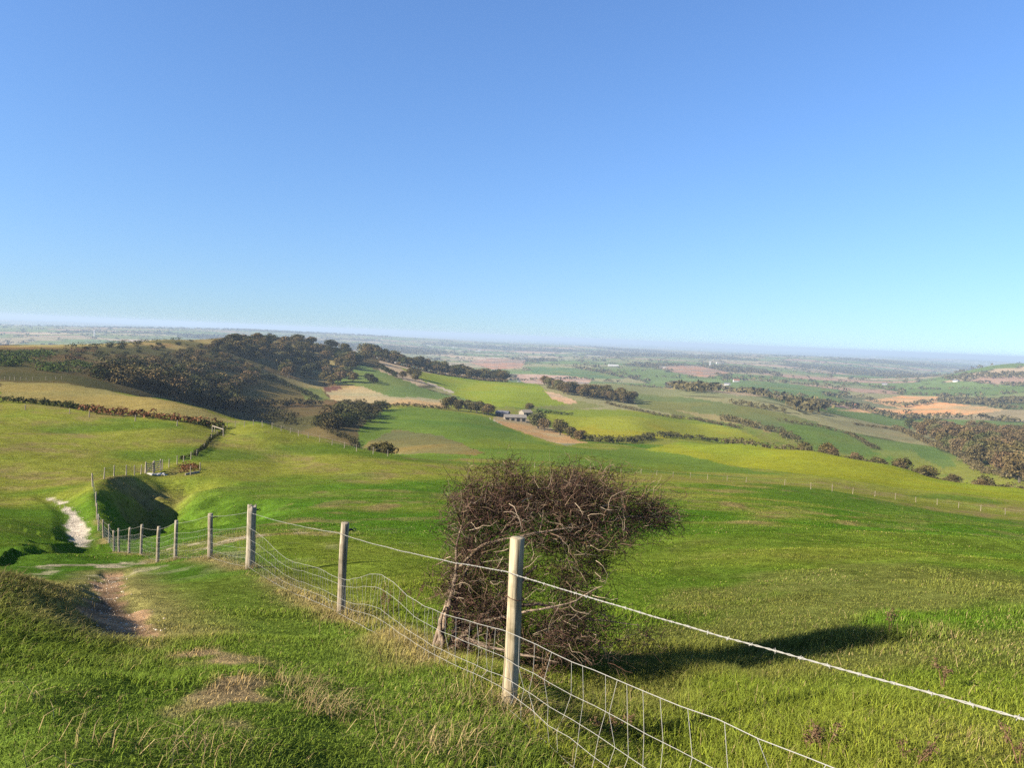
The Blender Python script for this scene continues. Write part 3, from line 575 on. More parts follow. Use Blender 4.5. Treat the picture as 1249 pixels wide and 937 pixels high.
# ------------------------------------------------------------------ fences, gates, buildings
def wood_material(name, a, b):
    a = tuple(q * ALB for q in a); b = tuple(q * ALB for q in b); m, nt, bs = material(name); L = nt.links.new; co = N(nt, 'ShaderNodeTexCoord'); mp = N(nt, 'ShaderNodeMapping'); mp.inputs['Scale'].default_value = (30, 30, 2.2); L(co.outputs['Object'], mp.inputs['Vector'])
    n = N(nt, 'ShaderNodeTexNoise'); n.inputs['Scale'].default_value = 1; n.inputs['Detail'].default_value = 7; n.inputs['Roughness'].default_value = .7; L(mp.outputs[0], n.inputs['Vector'])
    rp = N(nt, 'ShaderNodeValToRGB'); e = rp.color_ramp.elements; e[0].position = .32; e[0].color = (*a, 1); e[1].position = .62; e[1].color = (*b, 1); L(n.outputs['Fac'], rp.inputs['Fac'])
    n2 = N(nt, 'ShaderNodeTexNoise'); n2.inputs['Scale'].default_value = 7; n2.inputs['Detail'].default_value = 4; L(co.outputs['Object'], n2.inputs['Vector'])
    mx = N(nt, 'ShaderNodeMix', data_type='RGBA'); mr = N(nt, 'ShaderNodeMapRange'); mr.inputs['From Min'].default_value = .52; mr.inputs['From Max'].default_value = .72; mr.inputs['To Max'].default_value = .8; L(n2.outputs['Fac'], mr.inputs['Value'])
    L(mr.outputs[0], mx.inputs['Factor']); L(rp.outputs['Color'], mx.inputs['A']); mx.inputs['B'].default_value = (a[0] * .8, a[1] * .95, a[2] * .6, 1); L(mx.outputs['Result'], bs.inputs['Base Color'])
    m3 = N(nt, 'ShaderNodeMapping'); m3.inputs['Scale'].default_value = (75, 75, 1.6); L(co.outputs['Object'], m3.inputs['Vector']); n3 = N(nt, 'ShaderNodeTexNoise'); n3.inputs['Scale'].default_value = 1; n3.inputs['Detail'].default_value = 3; L(m3.outputs[0], n3.inputs['Vector'])
    r3 = N(nt, 'ShaderNodeMapRange'); r3.inputs['From Min'].default_value = .34; r3.inputs['From Max'].default_value = .42; r3.inputs['To Min'].default_value = .28; r3.inputs['To Max'].default_value = 1; L(n3.outputs['Fac'], r3.inputs['Value'])
    v3 = N(nt, 'ShaderNodeVectorMath', operation='SCALE'); L(mx.outputs['Result'], v3.inputs[0]); L(r3.outputs[0], v3.inputs['Scale']); L(v3.outputs[0], bs.inputs['Base Color'])
    b = N(nt, 'ShaderNodeBump'); b.inputs['Strength'].default_value = .7; b.inputs['Distance'].default_value = .008; L(n.outputs['Fac'], b.inputs['Height']); L(b.outputs[0], bs.inputs['Normal']); bs.inputs['Roughness'].default_value = .85; bs.inputs['Specular IOR Level'].default_value = .2
    return m
M_POST = wood_material('post_wood', (.11, .08, .045), (.47, .385, .245)); M_OLD = wood_material('weathered_wood', (.10, .075, .05), (.40, .33, .23)); M_GREY = wood_material('grey_wood', (.15, .12, .08), (.40, .34, .25))
M_WIRE = plain('galvanised_wire', (.30, .285, .245), .55, metal=.1); M_BLACK = plain('black_plastic', (.015, .015, .015), .5); M_RUST = plain('rust', (.10, .05, .03), .9)
def post_mesh(name, h, r, seed, mat, broken=0.0, sides=14, sink=.25, lean=(0, 0)):
    rng = np.random.default_rng(seed); zs = np.concatenate([[-sink], np.linspace(0, h, 9)]); n = sides; a = np.arange(n) * 2 * math.pi / n
    prof = 1 + .05 * np.cos(2 * a + rng.uniform(0, 6)) + .04 * rng.normal(size=n); V = []; ph = rng.uniform(0, 6)
    for k, z in enumerate(zs):
        rr = r * prof * (1 - .08 * z / h) * (1 + .025 * math.sin(z * 7 + ph)); ox, oy = lean[0] * z + .004 * math.sin(z * 5 + ph), lean[1] * z
        zz = np.full(n, z) + (rng.uniform(-broken, broken * .2, n) if k == len(zs) - 1 else 0)
        V.append(np.stack([ox + rr * np.cos(a), oy + rr * np.sin(a), zz], 1))
    top = V[-1].copy(); top[:, :2] = (top[:, :2] - top[:, :2].mean(0)) * .86 + top[:, :2].mean(0); top[:, 2] += r * .10; V.append(top)
    ctr = top.mean(0); V = np.concatenate(V + [ctr[None] - [0, 0, broken * .4]]); F = []
    for k in range(len(zs)):
        for i in range(n): F.append((k * n + i, k * n + (i + 1) % n, (k + 1) * n + (i + 1) % n, (k + 1) * n + i))
    c = len(V) - 1; T = [((len(zs)) * n + i, (len(zs)) * n + (i + 1) % n, c) for i in range(n)]
    return new_mesh(name, V, [np.array(F), np.array(T)], mat, True)
def gz(x, y): return float(ground_z(x, y))
def wire_pts(p, q, sag=.02, n=10, wob=.004, bump=None, rng=RNG):
    t = np.linspace(0, 1, n + 1)[:, None]; w = p + (np.asarray(q) - p) * t; w[:, 2] -= sag * 4 * (t * (1 - t))[:, 0]
    if bump: w[:, 2] += bump[0] * np.exp(-((t[:, 0] - bump[1]) / .22) ** 2) * np.sin(np.pi * t[:, 0]) ** .5
    w[1:-1] += rng.normal(size=(n - 1, 3)) * wob; return w
def near_fence():
    pts = [(x, y, gz(x, y)) for x, y in FENCE]
    hts = [1.3, 1.06, 1.12, 1.2, 1.08, 1.06, 1.06, 1.03, 1.02, 1.05, 1.02, 1.02, 1.05, 1.05, 1.1, 1.1, 1.1, 1.15]
    wires = {0: [1.25, 1.0, .78, .57, .37, .14], 1: [.86, .50, .34, .22, .15, .05], 2: [1.0, .47, .40, .24, .17, .07], 3: [1.07, .80, .59, .40, .20, .05], 4: [1.02, .72, .58, .42, .26, .08]}
    dflt = [.97, .72, .58, .42, .27, .08]
    root = empty('wire_fence', pts[1]); tag(root, 'sagging sheep netting and barbed wire fence on round posts beside the thorn bush', 'fence'); o = np.array(pts[1])
    spec = {1: (.046, M_POST, 0, (.012, 0)), 2: (.050, M_OLD, .01, (.02, 0)), 3: (.084, M_GREY, .07, (.015, 0)), 4: (.06, M_OLD, .01, (0, 0))}
    for k, (x, y, z) in enumerate(pts):
        r, mt, br, ln = spec.get(k, (.048, [M_OLD, M_GREY][k % 2], .01, (random.uniform(-.03, .03), random.uniform(-.02, .02))))
        po = link('post', post_mesh('post', hts[k], r, 40 + k, mt, br, lean=ln), root); po.location = np.array((x, y, z)) - o
        if k == 1: po['label'] = 'pale round post with a flat sawn top'
        if k == 3: po['label'] = 'stout grey straining post with a splintered top'
        if k in (2, 3, 4):      # black insulator on the far side and a staple
            v, f = tube([(.03, .06, hts[k] - .12), (.075, .09, hts[k] - .10), (.10, .10, hts[k] - .11)], [.012, .016, .010], 8)
            a = np.arange(13) * 2 * math.pi / 12; ring = np.stack([.115 + .018 * np.cos(a), np.full(13, .10), hts[k] - .105 + .018 * np.sin(a)], 1); v2, f2 = tube(ring, .006, 6)
            link('insulator', new_mesh('insulator', *join([(v, f), (v2, f2)]), M_BLACK), po)
        if k == 1:
            a = np.arange(17) * 2 * math.pi / 16; ring = np.stack([.054 * np.cos(a) + .01, .054 * np.sin(a), .70 - .012 * np.cos(a)], 1); link('wire_band', new_mesh('wire_band', *tube(ring, .0022, 5), M_RUST), po)
    barb, net, stays = [], [], []; rng = np.random.default_rng(3)
    P3 = [np.array(p) for p in pts]
    off = [np.array((-.05, -.02, 0.0)) if k < 12 else np.zeros(3) for k in range(len(pts))]
    for k in range(len(pts) - 1):
        h0, h1 = wires.get(k, dflt), wires.get(k + 1, dflt); p, q = P3[k] + off[k], P3[k + 1] + off[k + 1]; R = math.hypot(p[0], p[1]); n = 22 if k < 3 else 8
        w = wire_pts(p + [0, 0, h0[0]], q + [0, 0, h1[0]], .03, n, .0015, rng=rng)
        if k < 4:
            t = np.linspace(0, 1, 160); ww = np.stack([np.interp(t, np.linspace(0, 1, n + 1), w[:, i]) for i in range(3)], 1); L = np.linalg.norm(q - p); ph = t * L / .05
            for s in (0, math.pi): u = ww.copy(); u[:, 2] += .0022 * np.sin(ph * 2 * math.pi / 2 + s); u[:, 1] += .0022 * np.cos(ph * 2 * math.pi / 2 + s); barb.append(tube(u, .0016, 4))
            for tb in np.arange(.06, L, .115) / L:
                c = np.array([np.interp(tb, t, ww[:, i]) for i in range(3)])
                for q2 in range(2): d = unit(rng.normal(size=3)) * .009; barb.append(tube([c - d, c + d], .0013, 3))
                barb.append(tube([c - (q - p) / L * .008, c + (q - p) / L * .008], .0036, 5))
        else: barb.append(tube(w, .0022 if R < 40 else .004, 3))
        bump = {1: (.20, .62), 2: (-.12, .45)}.get(k)
        ws = []
        for li in range(1, 6):
            fr = (6 - li) / 5; b = (bump[0] * fr, bump[1]) if bump else None
            w = wire_pts(p + [0, 0, h0[li]], q + [0, 0, h1[li]], .02 + .02 * rng.random(), n, .0035 if k < 4 else .004, b, rng); ws.append(w); net.append(tube(w, (.0015 if li not in (1, 5) else .0019) if R < 40 else .0035, 4 if k < 4 else 3))
        if R < 46:
            L = np.linalg.norm(q - p); m = int(L / .155)
            for s in range(1, m):
                t = s / m; x = np.linspace(0, 1, n + 1); col = []
                for wi, w in enumerate(ws):
                    tt = np.clip(t + rng.normal() * .010 / max(L, 1) * 3 + .02 * math.sin(k * 3 + s * .7) * (4 - wi) / 4, 0, 1); col.append([np.interp(tt, x, w[:, i]) for i in range(3)])
                stays.append(tube(col, .0014 if R < 20 else .002, 3))
    def mk(name, parts):
        v, f = join(parts); ob = link(name, new_mesh(name, v - o, f, M_WIRE), root); return ob
    mk('barbed_wire', barb); mk('wire_netting', net + stays)
near_fence()
def plain_fence(pts, h, r, mat, label, wires=(.9, .6, .3), wr=.004, group=None, gaps=()):
    p3 = [np.array((x, y, gz(x, y))) for x, y in pts]; root = empty('wire_fence', p3[0]); tag(root, label, 'fence', group); o = p3[0]
    protos = [post_mesh('post', h, r, 70 + k, mat, .01, 8) for k in range(3)]
    for k, p in enumerate(p3):
        po = link('post', protos[k % 3], root); po.location = p - o; po.scale = (1, 1, random.uniform(.9, 1.1)); po.rotation_euler = (random.uniform(-.05, .05), random.uniform(-.05, .05), random.uniform(0, 6))
    parts = []
    for k in range(len(p3) - 1):
        if k in gaps: continue
        for w in wires: parts.append(tube(wire_pts(p3[k] + [0, 0, w * h], p3[k + 1] + [0, 0, w * h], .02, 3, .003), wr, 3))
    v, f = join(parts); link('wire', new_mesh('wire', v - o, f, M_WIRE), root); return root
plain_fence(FENCE2, 1.15, .06, M_GREY, 'short pale post fence curving along the pit bank to the gate')
plain_fence(FENCE3, 1.15, .06, M_GREY, 'post and wire fence climbing the bank from gate to corner stile')
plain_fence([P(*p) for p in [(277,521),(287,521),(298,521),(309,519),(320,521),(332,523),(343,526),(354,529),(364,532),(376,535),(390,539),(405,543),(420,547),(435,551),(455,554),(473,557)]], 1.2, .06, M_GREY, 'pale post fence along the brow above the dark hollow', (.9, .5), .006)
plain_fence([P(*p) for p in [(626,570),(652,571),(684,573),(720,575),(757,577),(782,578),(801,580),(821,582),(842,583),(863,585),(887,586),(910,589),(957,592),(989,597),(1015,600),(1040,603),(1067,606),(1092,610),(1117,613),(1143,616),(1169,620),(1196,624),(1226,628),(1255,632)]], 1.15, .05, M_OLD, 'long line of pale fence posts across the lower edge of the meadow', (.9, .55), .005)
plain_fence([P(*p) for p in [(0,464),(6,464),(12,464),(18,464),(25,464),(32,464),(40,464),(56,464),(68,463),(75,463)]], 1.3, .08, M_OLD, 'weathered fence below the wide gorse thicket', (.9, .5), .006)
plain_fence([P(*p) for p in [(31,500),(85,505),(109,509),(165,514),(216,520),(262,527)]], 1.2, .09, M_OLD, 'old fence with widely spaced posts along the bracken bank', (.9,), .004)
def bar(p, q, t=.05, w=.09):
    """a squared rail between two points"""
    p = np.array(p, float); q = np.array(q, float); d = unit(q - p); s = unit(np.cross(d, [0, 0, 1.0])); u = np.cross(s, d); V = []
    for c in (p, q):
        for a, b in ((-1, -1), (1, -1), (1, 1), (-1, 1)): V.append(c + s * a * t / 2 + u * b * w / 2)
    F = [(0, 1, 2, 3), (7, 6, 5, 4), (0, 4, 5, 1), (1, 5, 6, 2), (2, 6, 7, 3), (3, 7, 4, 0)]
    return np.array(V), np.array(F)
def gate(a, b, h, label, nr=5):
    (x0, y0), (x1, y1) = a, b; z0, z1 = gz(x0, y0), gz(x1, y1); e = empty('wooden_gate', (x0, y0, z0)); tag(e, label, 'gate'); d = np.array((x1 - x0, y1 - y0, z1 - z0))
    for k, c in enumerate((np.zeros(3), d)): link('gate_post', post_mesh('gate_post', h + .15, .10, 90 + k, M_GREY, .01, 8), e).location = c
    for k in range(nr):
        z = .18 + (h - .25) * k / (nr - 1); v, f = bar(d * .04 + [0, 0, z], d * .96 + [0, 0, z], .05, .10); link('rail', new_mesh('rail', v, f, M_GREY), e)
    v, f = bar(d * .06 + [0, .06, .2], d * .94 + [0, .06, h - .1], .04, .08); link('brace', new_mesh('brace', v, f, M_GREY), e); return e
gate(at_r(178, 576, 103), at_r(187, 575, 104.5), 1.2, 'grey wooden gate standing open on the bank above the pit')
gate(at_r(188, 575, 104.5), at_r(196, 572, 106), 1.3, 'taller grey wooden gate hung from the post next to the climbing fence')
def barrier(a, b, h, label, name='rail_barrier'):
    (x0, y0), (x1, y1) = a, b; z0, z1 = gz(x0, y0), gz(x1, y1); e = empty(name, (x0, y0, z0)); tag(e, label, 'barrier'); d = np.array((x1 - x0, y1 - y0, z1 - z0))
    for k, c in enumerate((np.zeros(3), d)): link('post', post_mesh('post', h, .11, 95 + k, M_GREY, .01, 8), e).location = c
    v, f = bar([0, 0, h + .05], d + [0, 0, h + .05], .14, .14); link('rail', new_mesh('rail', v, f, M_GREY), e)
barrier(at_r(259, 527, 165), at_r(272.5, 529, 160), 1.25, 'pale squared rail on two posts at the corner of the fences')
#barrier(P(308.5, 519), P(318.5, 520), 1.2, 'pale rail stile let into the brow fence')
thicket('bracken_clump', 'bracken', 'small rusty bracken clump on the grass near the gate', [(222,570),(236,568),(243,573),(234,578),(222,576)], 14, .8, M_BRACKEN, per=60)
for u, v, h, lab in ((232.5, 580, 1.15, 'weathered post at the near end of the small bracken clump'), (244, 575, 1.1, 'weathered post at the far side of the small bracken clump')):
    x, y = P(u, v); o = link('wooden_post', post_mesh('wooden_post', h, .07, int(u), M_OLD, .02, 8)); o.location = (x, y, gz(x, y)); tag(o, lab, 'post')
(x0, y0), (x1, y1) = P(226, 580), P(243, 577); v, f = bar((x0, y0, gz(x0, y0) + .14), (x1, y1, gz(x1, y1) + .14), .12, .24); o = link('wooden_board', new_mesh('wooden_board', v, f, M_GREY)); tag(o, 'pale board lying on edge before the small bracken clump', 'board')
def rock(loc, s, label, seed, mat, group=None):
    rng = np.random.default_rng(seed); a = np.array([(x, y, z) for x in (-1, 0, 1) for y in (-1, 0, 1) for z in (0, 1)], float); import bmesh
    bm = bmesh.new(); [bm.verts.new(np.array(p) * s * [1, .8, .55] * rng.uniform(.6, 1, 3)) for p in a]; bmesh.ops.convex_hull(bm, input=bm.verts); me = bpy.data.meshes.new('stone'); bm.to_mesh(me); bm.free(); me.materials.append(mat)
    o = link('stone', me); o.location = loc; tag(o, label, 'stone', group)
M_CHALK = plain('chalk', (.62, .56, .46), .95, (9, .25))
for k, (u, v, s) in enumerate(((183, 579, .45), (191, 580, .5), (197, 579, .4), (201, 580, .3))):
    x, y = P(u, v); rock((x, y, gz(x, y) - .05), s, 'pale chalk stone at the foot of the gate bank', k, M_CHALK, 'chalk stones under the gate')
# --- buildings
M_ROOFG = plain('grey_roof', (.19, .17, .14), .8, (.5, .15)); M_WHITE = plain('white_render', (.44, .42, .39), .9); M_BRICK = plain('brick', (.26, .13, .08), .9); M_SLATE = plain('slate', (.11, .11, .12), .8); M_TILE = plain('red_tile', (.25, .10, .06), .9); M_GAPSHADE = plain('opening_shade', (.02, .02, .02), .9); M_STONEW = plain('stone_wall', (.24, .205, .155), .95, (1.0, .2)); M_GLASS = plain('window_glass', (.04, .05, .06), .15)
def boxv(lo, hi):
    V = np.array([(x, y, z) for x in (lo[0], hi[0]) for y in (lo[1], hi[1]) for z in (lo[2], hi[2])], float); return V, np.array([(0, 1, 3, 2), (4, 6, 7, 5), (0, 4, 5, 1), (2, 3, 7, 6), (0, 2, 6, 4), (1, 5, 7, 3)])
def building(name, u, v, R, L, D, Hw, Hr, wallm, roofm, label, cat, rz=0, wins=3, doors=1, chim=True, shed=False):
    x, y = at_r(u, v, R) if R else P(u, v); e = empty(name, (x, y, gz(x, y) - .2), -math.atan2(x, y) + rz); tag(e, label, cat)
    V = np.array([(-L/2,-D/2,-1),(L/2,-D/2,-1),(L/2,D/2,-1),(-L/2,D/2,-1),(-L/2,-D/2,Hw),(L/2,-D/2,Hw),(L/2,D/2,Hw),(-L/2,D/2,Hw),(-L/2,0,Hw+Hr),(L/2,0,Hw+Hr)], float)
    link('wall', new_mesh('wall', V, [np.array([(0,1,5,4),(2,3,7,6)]), np.array([(1,2,6,9,5),(3,0,4,8,7)])], wallm), e)
    o, t = .35, .18; sl = Hr / (D / 2); yo = D / 2 + o; zo = Hw - o * sl; parts = []
    for s in (-1, 1):
        a = np.array([(-L/2-o, s*yo, zo+.02),(L/2+o, s*yo, zo+.02),(L/2+o, 0, Hw+Hr+.02),(-L/2-o, 0, Hw+Hr+.02)]); b = a + [0, 0, t]; parts.append((np.concatenate([a, b]), np.array([(3,2,1,0),(4,5,6,7),(0,1,5,4),(1,2,6,5),(2,3,7,6),(3,0,4,7)])))
    rf = link('roof', new_mesh('roof', *join(parts), roofm), e)
    if chim: link('chimney', new_mesh('chimney', *boxv((L/2-1.6, -.5, Hw+Hr*.5), (L/2-.6, .5, Hw+Hr+1.3)), M_BRICK), rf)
    n = wins + doors
    for k in range(n):
        cx = -L/2 + L * (k + .5) / n; w = L / n * .28
        if shed or k >= wins: link('door', new_mesh('door', *boxv((cx - w, -D/2-.06, 0), (cx + w, -D/2-.003, min(Hw*.8, 3.2))), M_GAPSHADE), e)  # shed bays are solid dark panels standing in for the shade inside
        else: link('window', new_mesh('window', *boxv((cx - .6, -D/2-.05, Hw*.35), (cx + .6, -D/2-.003, Hw*.35+1.2)), M_GLASS), e)
    return e
building('farm_shed', 628, 513, None, 15, 7, 2.6, 1.6, M_STONEW, M_ROOFG, 'long low farm shed with grey roof and dark open bays', 'shed', .12, 0, 4, False, True)
building('farm_shed', 613, 508, None, 9, 6, 2.6, 1.6, M_STONEW, M_SLATE, 'small dark roofed shed at the upper end of the farm', 'shed', -.3, 0, 2, False, True)
building('farm_shed', 641, 507, None, 8, 7, 2.8, 1.8, M_STONEW, M_STONEW, 'pale roofed barn end beside the long farm shed', 'shed', .6, 0, 1, False, True)
for u, v, L, D, Hw, Hr, wm, rm, lab, wn in ((633,466,9,6,3.2,2.5,M_WHITE,M_SLATE,'small white cottage at the low end of the tree belt',2), (748,447,60,24,7,5,M_WHITE,M_WHITE,'long white roofed shed among far trees beyond the green meadow',5),
    (1079,470,22,11,7,5,M_WHITE,M_SLATE,'white farmhouse above the long tan strip of the valley',4), (1196,489,26,12,7,5,M_WHITE,M_SLATE,'white house with slate roof beyond the orange field',4), (1043,498,18,10,6,5,M_STONEW,M_TILE,'stone farmhouse among dark trees below the orange field',3), (1052,499,14,9,4,3,M_WHITE,M_ROOFG,'pale barn beside the stone farmhouse below the orange field',2),
    (1166,466,24,12,7,5,M_WHITE,M_SLATE,'lone white house under the far wooded ridge',4), (815,470,20,11,7,5,M_STONEW,M_TILE,'red roofed farmhouse by the far spinney',3), (843,469,18,10,6,4,M_WHITE,M_SLATE,'white cottage behind the far spinney',3), (887,470,22,11,6,4,M_WHITE,M_SLATE,'white cottage at the end of the long green field',3), (898,466,24,12,7,5,M_WHITE,M_TILE,'white house with red roof above the long green field',3), (808,449,40,18,7,5,M_WHITE,M_ROOFG,'pale building row beside the pink ploughed field',4), (878,444,60,22,9,6,M_WHITE,M_ROOFG,'broad white building on the edge of the distant town',4)):
    building('farmhouse', u, v, None, L * .75, D * .75, Hw * .7, Hr * .7, wm, rm, lab, 'house', random.uniform(-.5, .5), wn, 1, True)
def tower(u, v, R, h, w, label, name='stone_tower', mat=M_WHITE):
    x, y = at_r(u, v, R) if R else P(u, v); e = empty(name, (x, y, gz(x, y) - .3)); tag(e, label, 'tower'); b, t = w / 2, w * .32
    V = np.array([(-b,-b,0),(b,-b,0),(b,b,0),(-b,b,0),(-t,-t,h*.9),(t,-t,h*.9),(t,t,h*.9),(-t,t,h*.9),(0,0,h)]); link('shaft', new_mesh('shaft', V, [np.array([(0,1,5,4),(1,2,6,5),(2,3,7,6),(3,0,4,7)]), np.array([(4,5,8),(5,6,8),(6,7,8),(7,4,8)])], mat), e)
    link('plinth', new_mesh('plinth', *boxv((-w, -w, -1), (w, w, h * .06)), mat), e)
tower(360, 411, 1010, 10, 1.6, 'slim pale obelisk standing on the ridge skyline', 'obelisk', M_STONEW)
tower(866, 448, None, 30, 7, 'white tower rising from the edge of the distant town')
tower(115, 410, None, 40, 6, 'slim white mast tower far out on the hazy plain')
# ------------------------------------------------------------------ wind-clipped thorn bush by the fence
def thorn_bush():
    rng = np.random.default_rng(21); R0 = 6.75; bx, by = at_r(545, 800, 6.6); bz = gz(bx, by); S = R0 / FPX * 1.03; c, s = math.cos(ROLL), math.sin(ROLL)
    def loc(u, v, d=0.0):
        du, dv = u - 545, 797 - v; x, z = (du * c - dv * s) * S, (du * s + dv * c) * S * .93
        k = 1 + d / R0; return np.array([x * k, d, z])
    root = empty('thorn_bush', (bx, by, bz)); tag(root, 'dark leafless wind-clipped thorn bush leaning away behind the wire fence', 'bush')
    stems = []
    def stem(pts, rad, sides=8):
        p = np.array([loc(*q) for q in pts]); t = np.linspace(0, len(p) - 1, (len(p) - 1) * 5 + 1); i = np.minimum(t.astype(int), len(p) - 2); f = (t - i)[:, None]
        g = np.concatenate([2 * p[:1] - p[1:2], p, 2 * p[-1:] - p[-2:-1]]); w = _cub(g[i], g[i + 1], g[i + 2], g[i + 3], f); w[1:] += rng.normal(size=(len(w) - 1, 3)) * .006
        r = np.interp(t, np.arange(len(p)), rad) * rng.uniform(.85, 1.15, len(t)); stems.append(tube(w, r, sides)); return w
    stem([(531,808,0),(540,770,-.03),(547,735,0),(556,700,.02),(557,668,0),(563,635,.05),(575,600,.1)], [.034,.027,.021,.018,.012,.008,.005])
    stem([(556,812,-.04),(553,790,-.05),(566,772,-.05),(580,757,0),(598,742,.05),(622,722,.12),(650,690,.2)], [.032,.030,.026,.020,.017,.014,.008])
    stem([(543,810,.05),(556,765,.06),(553,740,.03),(548,712,.04)], [.030,.022,.018,.010])
    stem([(524,806,0),(536,762,0),(546,730,.01)], [.020,.018,.015]); stem([(569,806,.1),(563,770,.06),(556,735,.04),(566,700,.1),(590,660,.15),(640,625,.1)], [.030,.024,.020,.016,.013,.008])
    stem([(520,808,.05),(530,785,.04),(540,768,.02),(545,752,0)], [.024,.020,.017,.012]); stem([(536,810,-.08),(541,780,-.1),(538,758,-.08),(544,735,-.04)], [.020,.017,.014,.009]); stem([(578,808,-.05),(572,786,-.06),(584,768,-.03),(592,752,.04)], [.022,.020,.015,.010]); stem([(562,806,.12),(571,782,.14),(566,758,.1),(574,735,.12)], [.018,.015,.012,.008])
    stem([(606,772,.1),(590,781,.05),(600,760,.1),(615,745,.2)], [.022,.024,.018,.010])
    stem([(556,690,.02),(590,655,-.1),(640,640,-.15),(700,630,-.1),(760,622,0),(812,622,.02)], [.015,.012,.010,.008,.006,.003]); stem([(563,640,.05),(610,605,.2),(670,590,.25),(730,592,.2),(775,604,.1)], [.016,.013,.010,.007,.003])
    stem([(575,760,0),(630,735,-.2),(690,720,-.25),(730,700,-.2)], [.015,.011,.007,.004]); stem([(600,742,.1),(660,745,.2),(705,760,.15),(770,765,.1)], [.018,.012,.008,.003]); stem([(560,775,-.05),(620,780,-.25),(680,790,-.3)], [.018,.012,.005])
    v, f = join(stems); link('trunk', new_mesh('trunk', v, f, M_THORN, True), root)
    # volumes the twigs fill: centre, radii in sighted pixels, depth radius (m), weight, wind
    vol = [((655,618),(86,50),.55,1.0,1), ((725,622),(82,42),.50,.85,1.3), ((786,622),(38,20),.30,.20,1.5), ((592,638),(34,50),.40,.36,.5), ((610,590),(45,30),.4,.28,.8), ((700,590),(70,28),.45,.45,1.1),
           ((635,690),(84,36),.48,.36,.6), ((700,680),(46,36),.40,.20,.8), ((600,740),(44,42),.42,.30,.4), ((672,742),(62,42),.42,.42,.5), ((720,752),(46,30),.35,.12,.8), ((640,782),(70,22),.40,.20,.4), ((765,770),(38,18),.25,.04,1), ((568,650),(26,60),.35,.45,-.1), ((560,715),(20,40),.3,.16,-.1), ((585,735),(34,50),.35,.26,.1), ((590,775),(44,28),.38,.24,.2), ((690,775),(60,26),.4,.16,.5)]
    wts = np.array([q[3] for q in vol]); wts /= wts.sum()
    def hubs():
        k = rng.choice(len(vol), 360, p=wts); d = unit(rng.normal(size=(360, 3))) * rng.uniform(0, 1, (360, 1)) ** .40; out = []
        for i in range(360): (u, v), (ru, rv), rd, _, wd = vol[k[i]]; out.append((*loc(u + d[i, 0] * ru, v + d[i, 1] * rv, d[i, 2] * rd + .12), wd))
        return np.array(out)
    HUB = None
    def sample(n):
        nonlocal HUB
        if HUB is None: HUB = hubs()
        i = rng.integers(0, len(HUB), n); return HUB[i, :3] + rng.normal(size=(n, 3)) * np.array([.095, .09, .07]) * rng.uniform(.4, 1.3, (n, 1)), HUB[i, 3]
    def sample_even(n):
        k = rng.choice(len(vol), n, p=wts); d = unit(rng.normal(size=(n, 3))) * rng.uniform(0, 1, (n, 1)) ** .38; out = np.zeros((n, 3)); wind = np.zeros(n)
        for i in range(n): (u, v), (ru, rv), rd, _, wd = vol[k[i]]; out[i] = loc(u + d[i, 0] * ru, v + d[i, 1] * rv, d[i, 2] * rd + .12); wind[i] = wd
        return out, wind
    def twigs(n, l0, l1, r0, spread, starts=None, up=.1, curl=.45):
        p, wind = sample(n) if starts is None else starts; d = unit(np.stack([.75 * wind, np.zeros(n), np.full(n, up)], 1) + rng.normal(size=(n, 3)) * spread); L = rng.uniform(l0, l1, n); m = 4; pts = [p]
        for k in range(m): d = unit(d + rng.normal(size=(n, 3)) * curl + np.array([.12, 0, 0]) * wind[:, None]); pts.append(pts[-1] + d * (L / m)[:, None])
        pts = np.stack(pts, 1); T = unit(np.gradient(pts, axis=1)); A = unit(np.cross(T, rng.normal(size=(n, 1, 3)))); B = np.cross(T, A); r = r0 * rng.uniform(.6, 1.3, (n, 1)) * np.linspace(1, .35, m + 1)[None]
        V = np.stack([pts + r[..., None] * (math.cos(q) * A + math.sin(q) * B) for q in (0, 2.094, 4.189)], 2).reshape(-1, 3)
        b = (np.arange(n) * (m + 1) * 3)[:, None, None] + (np.arange(m) * 3)[None, :, None]; j = np.arange(3)[None, None]; j2 = (j + 1) % 3
        F = np.stack([b + j, b + j2, b + 3 + j2, b + 3 + j], 3).reshape(-1, 4); return V, F, n * 0 + (m + 1) * 3, pts
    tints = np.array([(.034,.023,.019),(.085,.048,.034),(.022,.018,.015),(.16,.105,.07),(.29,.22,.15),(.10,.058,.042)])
    Vs, Fs, Cs, o = [], [], [], 0
    def add(n, *a, p=None, **k):
        nonlocal o
        V, F, per, pts = twigs(n, *a, **k); t = tints[rng.choice(len(tints), n, p=p)] * rng.uniform(.7, 1.3, (n, 1)); Vs.append(V); Fs.append(F + o); Cs.append(np.repeat(t, per, 0)); o += len(V); return pts
    main = add(5200, .10, .32, .0028, .7, curl=.65, p=[.30,.24,.2,.13,.04,.09])
    add(13000, .05, .16, .0019, .9, p=[.30,.26,.22,.11,.03,.08])
    sel = rng.choice(len(main), 5000); st = main[sel, rng.integers(1, 5, 5000)]; add(5000, .04, .12, .0016, 1.0, starts=(st, np.full(5000, .5)), p=[.3,.25,.2,.12,.05,.08])
    # long twigs in paler tints, sunlight painted into the lit face
    q = 330; u = rng.uniform(555, 760, q); v = rng.uniform(585, 770, q); st = np.array([loc(a, b, -.45 + .1 * rng.random()) for a, b in zip(u, v)]); ok = ~((u > 735) & (v > 660)); add(int(ok.sum()), .10, .30, .0023, .6, starts=(st[ok], np.full(int(ok.sum()), .8)), p=[.05,.1,.05,.4,.3,.1], curl=.55)
